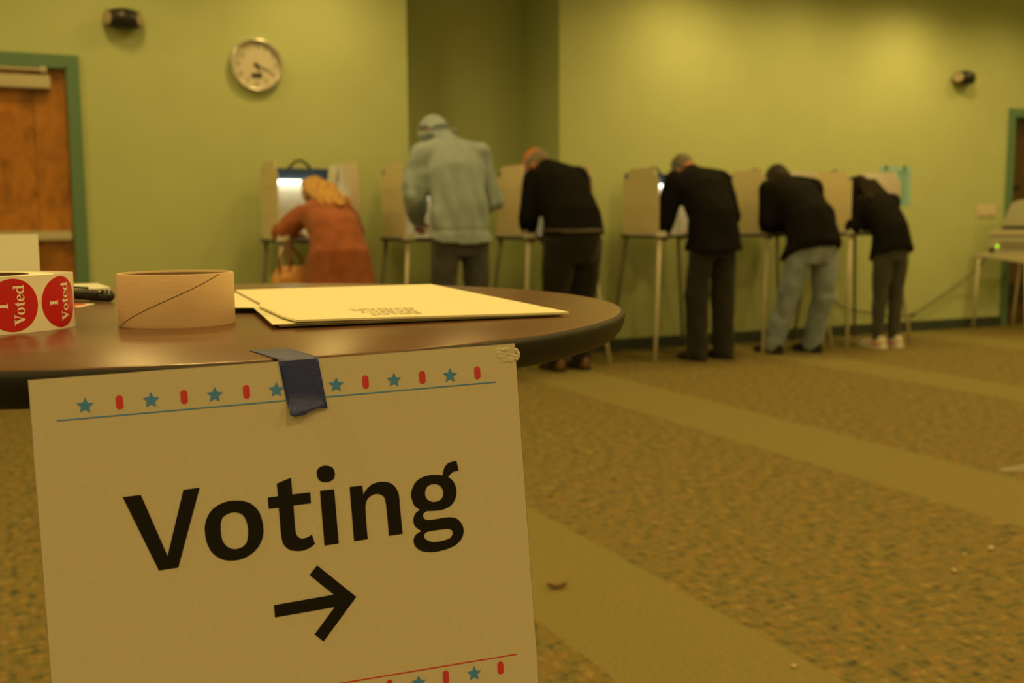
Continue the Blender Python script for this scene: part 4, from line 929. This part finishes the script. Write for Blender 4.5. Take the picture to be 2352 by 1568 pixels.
# ---- 2 tall man in a grey hooded sweatshirt
J = dict(crotch=(0, 0.0, 0.84), pelvis=(0, -0.01, 0.99), waist=(0, 0.0, 1.16), chest=(0, 0.08, 1.39), neck=(-0.02, 0.19, 1.575), head=(-0.055, 0.30, 1.635), hp=0.9, hy=0.15,
 shL=(-0.205, 0.14, 1.495), shR=(0.205, 0.15, 1.505), elL=(-0.285, 0.10, 1.215), elR=(0.285, 0.13, 1.20), wrL=(-0.17, 0.33, 1.07), wrR=(0.13, 0.40, 1.03),
 hipL=(-0.105, -0.01, 0.94), hipR=(0.105, -0.01, 0.94), knL=(-0.12, 0.01, 0.51), knR=(0.12, 0.0, 0.51), anL=(-0.125, -0.03, 0.09), anR=(0.125, -0.03, 0.09))
GREYH = fabric('grey_fleece', (0.275, 0.36, 0.45), 0.06, 20, 0.4)
def hoodfold(c):
    lo = min(1, max(0, (1.50-c.z)*3.0))*min(1, max(0, (c.z-0.95)*6))
    back = 1.0 if c.y < 0.16 else 0.2
    cx = c.x*(1-0.25*(c.z-1.2))
    d_ = 0.017*math.sin(cx*58+1.2*math.sin(c.z*5)+2.0*noise.noise(V3(c.x*4, 0, c.z*2)))*lo*back
    d_ += 0.010*noise.noise(V3(c.x*10, c.y*10, c.z*14))*(1 if abs(c.x) > 0.2 else 0.2)
    if 0.99 < c.z < 1.02: d_ -= 0.007*math.sin((c.z-0.99)/0.03*math.pi)
    return d_
m2, hM, _ = build_person('tall person in a grey hooded sweatshirt with the hood up, at the second booth', (2.62, 6.50), J, SKIN, GREYH, fabric('charcoal_jeans', (0.060, 0.062, 0.075), 0.25, 12), fabric('dark_boot', (0.04, 0.03, 0.025)), 'sweatshirt',
 torso=([0.165, 0.185, 0.185, 0.205, 0.09], [0.12, 0.135, 0.13, 0.135, 0.08]), hem=((0, 0.0, 0.955), 0.222, 0.165), tin=0.93, amp=0.007, topfold=hoodfold, coll=0.098, armr=(0.080, 0.070, 0.052), legr=(0.105, 0.082, 0.068))
g = B(); shell_hair(g, hM, 1.0, [((0, -0.015, 0.03), (0.103, 0.118, 0.112)), ((0, -0.05, -0.03), (0.10, 0.085, 0.09))])
g.capsule(hM @ V3(-0.075, -0.07, -0.05), 0.045, hM @ V3(0.075, -0.07, -0.05), 0.045); g.capsule(V3(-0.12, 0.18, 1.535), 0.055, V3(0.10, 0.18, 1.54), 0.055); g.capsule(V3(-0.015, 0.12, 1.51), 0.09, hM @ V3(0, -0.04, -0.03), 0.085)
gm = remesh(g, 0.009, 4)
def hf(c):
    q = hM.inverted() @ c
    sd = 1 if c.y < 0.34 and c.x < 0.06 else 0
    return -0.034*math.exp(-((c.z-1.695-0.10*c.x)/0.011)**2)*sd-0.030*math.exp(-((c.z-1.655+0.10*c.x)/0.011)**2)*sd+0.004*noise.noise(c*14)
displace(gm, hf); link('hood', gm, GREYH, m2)

# ---- 3 balding man in black with a belt
J = dict(crotch=(0, -0.08, 0.78), pelvis=(0, -0.10, 0.94), waist=(0, -0.075, 1.09), chest=(0, 0.06, 1.29), neck=(-0.02, 0.24, 1.445), head=(-0.06, 0.37, 1.475), hp=0.75, hy=0.62,
 shL=(-0.19, 0.11, 1.345), shR=(0.19, 0.21, 1.365), elL=(-0.245, 0.11, 1.08), elR=(0.25, 0.22, 1.10), wrL=(-0.15, 0.30, 0.99), wrR=(0.10, 0.38, 0.99),
 hipL=(-0.105, -0.09, 0.90), hipR=(0.105, -0.09, 0.90), knL=(-0.11, -0.03, 0.49), knR=(0.11, -0.03, 0.49), anL=(-0.10, -0.03, 0.09), anR=(0.10, -0.03, 0.09))
m3, hM, _ = build_person('balding person with grey side hair in black top and trousers with a belt', (3.50, 6.66), J, SKINR, F_BLACK, fabric('black_trousers', (0.013, 0.013, 0.012)), mat('brown_shoe_leather', (0.13, 0.06, 0.03), 0.4), 'sweater',
 torso=([0.18, 0.205, 0.20, 0.20, 0.085], [0.14, 0.175, 0.17, 0.145, 0.075]), hem=((0, -0.10, 1.00), 0.205, 0.18), amp=0.006, armr=(0.082, 0.070, 0.05), legr=(0.122, 0.090, 0.078), coll=0.07)
b = B()
loft(b, [(V3(0, -0.095, 0.984), V3(1, 0, 0), V3(0, 1, 0.05), 0.210, 0.183), (V3(0, -0.095, 0.988), V3(1, 0, 0), V3(0, 1, 0.05), 0.213, 0.186), (V3(0, -0.095, 1.006), V3(1, 0, 0), V3(0, 1, 0.05), 0.213, 0.186), (V3(0, -0.095, 1.010), V3(1, 0, 0), V3(0, 1, 0.05), 0.210, 0.183)], 40); b.obj('belt', mat('belt_leather', (0.06, 0.045, 0.038), 0.4), m3, smooth=True)
GREYHAIR = mat('grey_hair', (0.20, 0.165, 0.13), 0.7, noise_amt=0.3, noise_scale=60, bump=0.6, bump_scale=150)
g = B()
for i in range(40):   # fringe of hair round the back and sides
    th = math.radians(-112+224*i/39); x = 0.078*math.sin(th); y = -0.012-0.098*math.cos(th)
    for z, rr_ in ((0.045, 0.010), (0.022, 0.013), (0.0, 0.013), (-0.022, 0.011), (-0.045, 0.008)):
        if abs(th) > 1.45 and z < -0.02: continue
        g.ellipsoid(hM @ V3(x*(1-abs(z)*1.5), y*(1-abs(z)*1.2), z), (rr_, rr_, rr_*1.1), seg=8, rng=6)
link('hair', remesh(g, 0.006, 3), GREYHAIR, m3)
b = B()
for s_ in (-1, 1):
    b.tube([hM @ V3(s_*0.033+0.024*math.cos(a), 0.103, -0.004+0.019*math.sin(a)) for a in [2*math.pi*k/16 for k in range(17)]], 0.0022, 6)
    b.tube([hM @ V3(s_*0.057, 0.10, 0.0), hM @ V3(s_*0.082, 0.06, 0.005), hM @ V3(s_*0.087, -0.005, 0.002)], 0.002, 6)
b.tube([hM @ V3(-0.01, 0.106, 0.0), hM @ V3(0.01, 0.106, 0.0)], 0.002, 6); b.obj('glasses', M['black'], m3, smooth=True)

# ---- 4 grey-haired man in dark jacket
J = dict(crotch=(0, -0.03, 0.79), pelvis=(0, -0.04, 0.93), waist=(0, -0.02, 1.09), chest=(0, 0.10, 1.285), neck=(-0.01, 0.23, 1.425), head=(-0.03, 0.325, 1.445), hp=0.95, hy=0.25,
 shL=(-0.20, 0.19, 1.345), shR=(0.20, 0.17, 1.36), elL=(-0.275, 0.21, 1.045), elR=(0.275, 0.13, 1.09), wrL=(-0.20, 0.34, 0.985), wrR=(0.14, 0.40, 0.99),
 hipL=(-0.10, -0.03, 0.89), hipR=(0.10, -0.03, 0.89), knL=(-0.12, 0.0, 0.49), knR=(0.11, -0.01, 0.49), anL=(-0.125, -0.02, 0.09), anR=(0.125, -0.02, 0.09))
m4, hM, _ = build_person('grey-haired person in a black jacket and dark trousers at the fourth booth', (4.73, 6.66), J, SKINR, F_BLACK, fabric('dark_trousers', (0.023, 0.0225, 0.0225), 0.2, 12), fabric('dark_shoe', (0.03, 0.022, 0.018), 0.2, 30, 0.2, 300, 0.5), 'jacket',
 torso=([0.165, 0.185, 0.185, 0.20, 0.085], [0.13, 0.145, 0.145, 0.14, 0.075]), hem=((0, -0.04, 0.83), 0.222, 0.195), tin=0.92, amp=0.009, armr=(0.083, 0.072, 0.054), legr=(0.108, 0.092, 0.085), coll=0.075)
g = B(); shell_hair(g, hM, 1.0, [((0, -0.022, 0.04), (0.083, 0.098, 0.090))])
for s_ in (-1, 1): shell_hair(g, hM, 1.0, [((s_*0.062, -0.02, 0.01), (0.022, 0.055, 0.045))])
gm = remesh(g, 0.006, 3); displace(gm, folds(0.003, 60, 60, 60)); link('hair', gm, mat('dark_grey_hair', (0.13, 0.115, 0.095), 0.7, noise_amt=0.4, noise_scale=60), m4)

# ---- 5 man in black jacket and jeans
J = dict(crotch=(0, -0.21, 0.74), pelvis=(0, -0.235, 0.89), waist=(0, -0.17, 1.05), chest=(0, 0.0, 1.225), neck=(0.0, 0.14, 1.355), head=(0.01, 0.225, 1.375), hp=1.05, hy=0.1, tilt=-0.35,
 shL=(-0.20, 0.05, 1.29), shR=(0.20, 0.04, 1.30), elL=(-0.215, 0.04, 1.045), elR=(0.25, 0.08, 1.04), wrL=(-0.10, 0.19, 0.985), wrR=(0.05, 0.26, 0.985),
 hipL=(-0.10, -0.22, 0.85), hipR=(0.10, -0.23, 0.85), knL=(-0.14, -0.12, 0.47), knR=(0.14, -0.20, 0.47), anL=(-0.165, 0.02, 0.09), anR=(0.175, -0.04, 0.09))
JEANS = fabric('faded_denim', (0.23, 0.29, 0.40), 0.28, 9)
m5, hM, _ = build_person('person in a black jacket and faded blue jeans leaning on the fifth booth', (5.55, 6.69), J, SKIN, F_BLACK, JEANS, fabric('black_shoe', (0.012, 0.011, 0.01), 0.2, 30, 0.2, 300, 0.5), 'jacket',
 torso=([0.165, 0.19, 0.19, 0.20, 0.085], [0.135, 0.17, 0.185, 0.16, 0.075]), hem=((0, -0.19, 0.79), 0.225, 0.225), tin=0.95, amp=0.010, armr=(0.085, 0.078, 0.055), legr=(0.110, 0.088, 0.082), coll=0.08)
g = B(); shell_hair(g, hM, 1.0, [((0, -0.02, 0.032), (0.088, 0.106, 0.098)), ((0, -0.06, -0.02), (0.08, 0.05, 0.07))])
link('knit_cap', remesh(g, 0.007, 3), fabric('black_knit', (0.02, 0.018, 0.016), 0.2, 40), m5)

# ---- 6 long-haired person in white sneakers
J = dict(crotch=(0, -0.09, 0.73), pelvis=(0, -0.105, 0.85), waist=(0, -0.075, 0.98), chest=(0, 0.035, 1.13), neck=(-0.01, 0.155, 1.255), head=(-0.02, 0.255, 1.305), hp=1.0, hy=0.1, tilt=-0.38,
 shL=(-0.16, 0.085, 1.19), shR=(0.16, 0.075, 1.20), elL=(-0.215, 0.11, 1.00), elR=(0.21, 0.13, 1.0), wrL=(-0.10, 0.29, 0.985), wrR=(0.08, 0.30, 0.985),
 hipL=(-0.08, -0.10, 0.80), hipR=(0.08, -0.10, 0.80), knL=(-0.075, -0.07, 0.43), knR=(0.085, -0.08, 0.43), anL=(-0.08, -0.06, 0.09), anR=(0.085, -0.075, 0.09))
m6, hM, _ = build_person('person with long dark hair in black jacket, grey leggings and white sneakers', (6.47, 6.69), J, SKIN, F_BLACK, fabric('grey_leggings', (0.062, 0.064, 0.06), 0.15, 20), mat('white_sneaker', (0.62, 0.56, 0.50), 0.5), 'jacket',
 torso=([0.135, 0.155, 0.15, 0.165, 0.07], [0.11, 0.135, 0.13, 0.12, 0.065]), hem=((0, -0.105, 0.765), 0.185, 0.165), amp=0.008, armr=(0.066, 0.060, 0.045), legr=(0.086, 0.060, 0.044), leg_name='leggings', shoe_ln=0.27, sole_m=M['white'], stripe=mat('red_stripe', (0.55, 0.06, 0.07), 0.5), jawk=0.95)
g = B(); shell_hair(g, hM, 0.95, [((0, -0.015, 0.035), (0.090, 0.108, 0.098)), ((0, -0.07, -0.02), (0.08, 0.05, 0.08))])
random.seed(5)
for i in range(22):
    a = -1+2*i/21; rj = random.random()
    p0 = hM @ V3(a*0.075, -0.05, 0.06); p1 = hM @ V3(a*0.09, -0.10, -0.02); p2 = V3(a*0.11-0.01, 0.10+0.02*rj, 1.29); p3 = V3(a*0.12, 0.03-0.03*rj, 1.235-0.02*rj)
    g.chain([p0, p1, p2, p3], [0.020, 0.022, 0.020, 0.008])
for i in range(8):
    a = i/7; g.chain([hM @ V3(-0.085, 0.03-0.09*a, 0.03), hM @ V3(-0.10, 0.04-0.09*a, -0.05), V3(-0.13, 0.30-0.10*a, 1.17), V3(-0.125, 0.28-0.10*a, 1.09)], [0.018, 0.020, 0.016, 0.006])
link('hair', remesh(g, 0.006, 3), mat('dark_brown_hair', (0.012, 0.008, 0.006), 0.7, spec=0.08, noise_amt=0.3, noise_scale=30), m6)
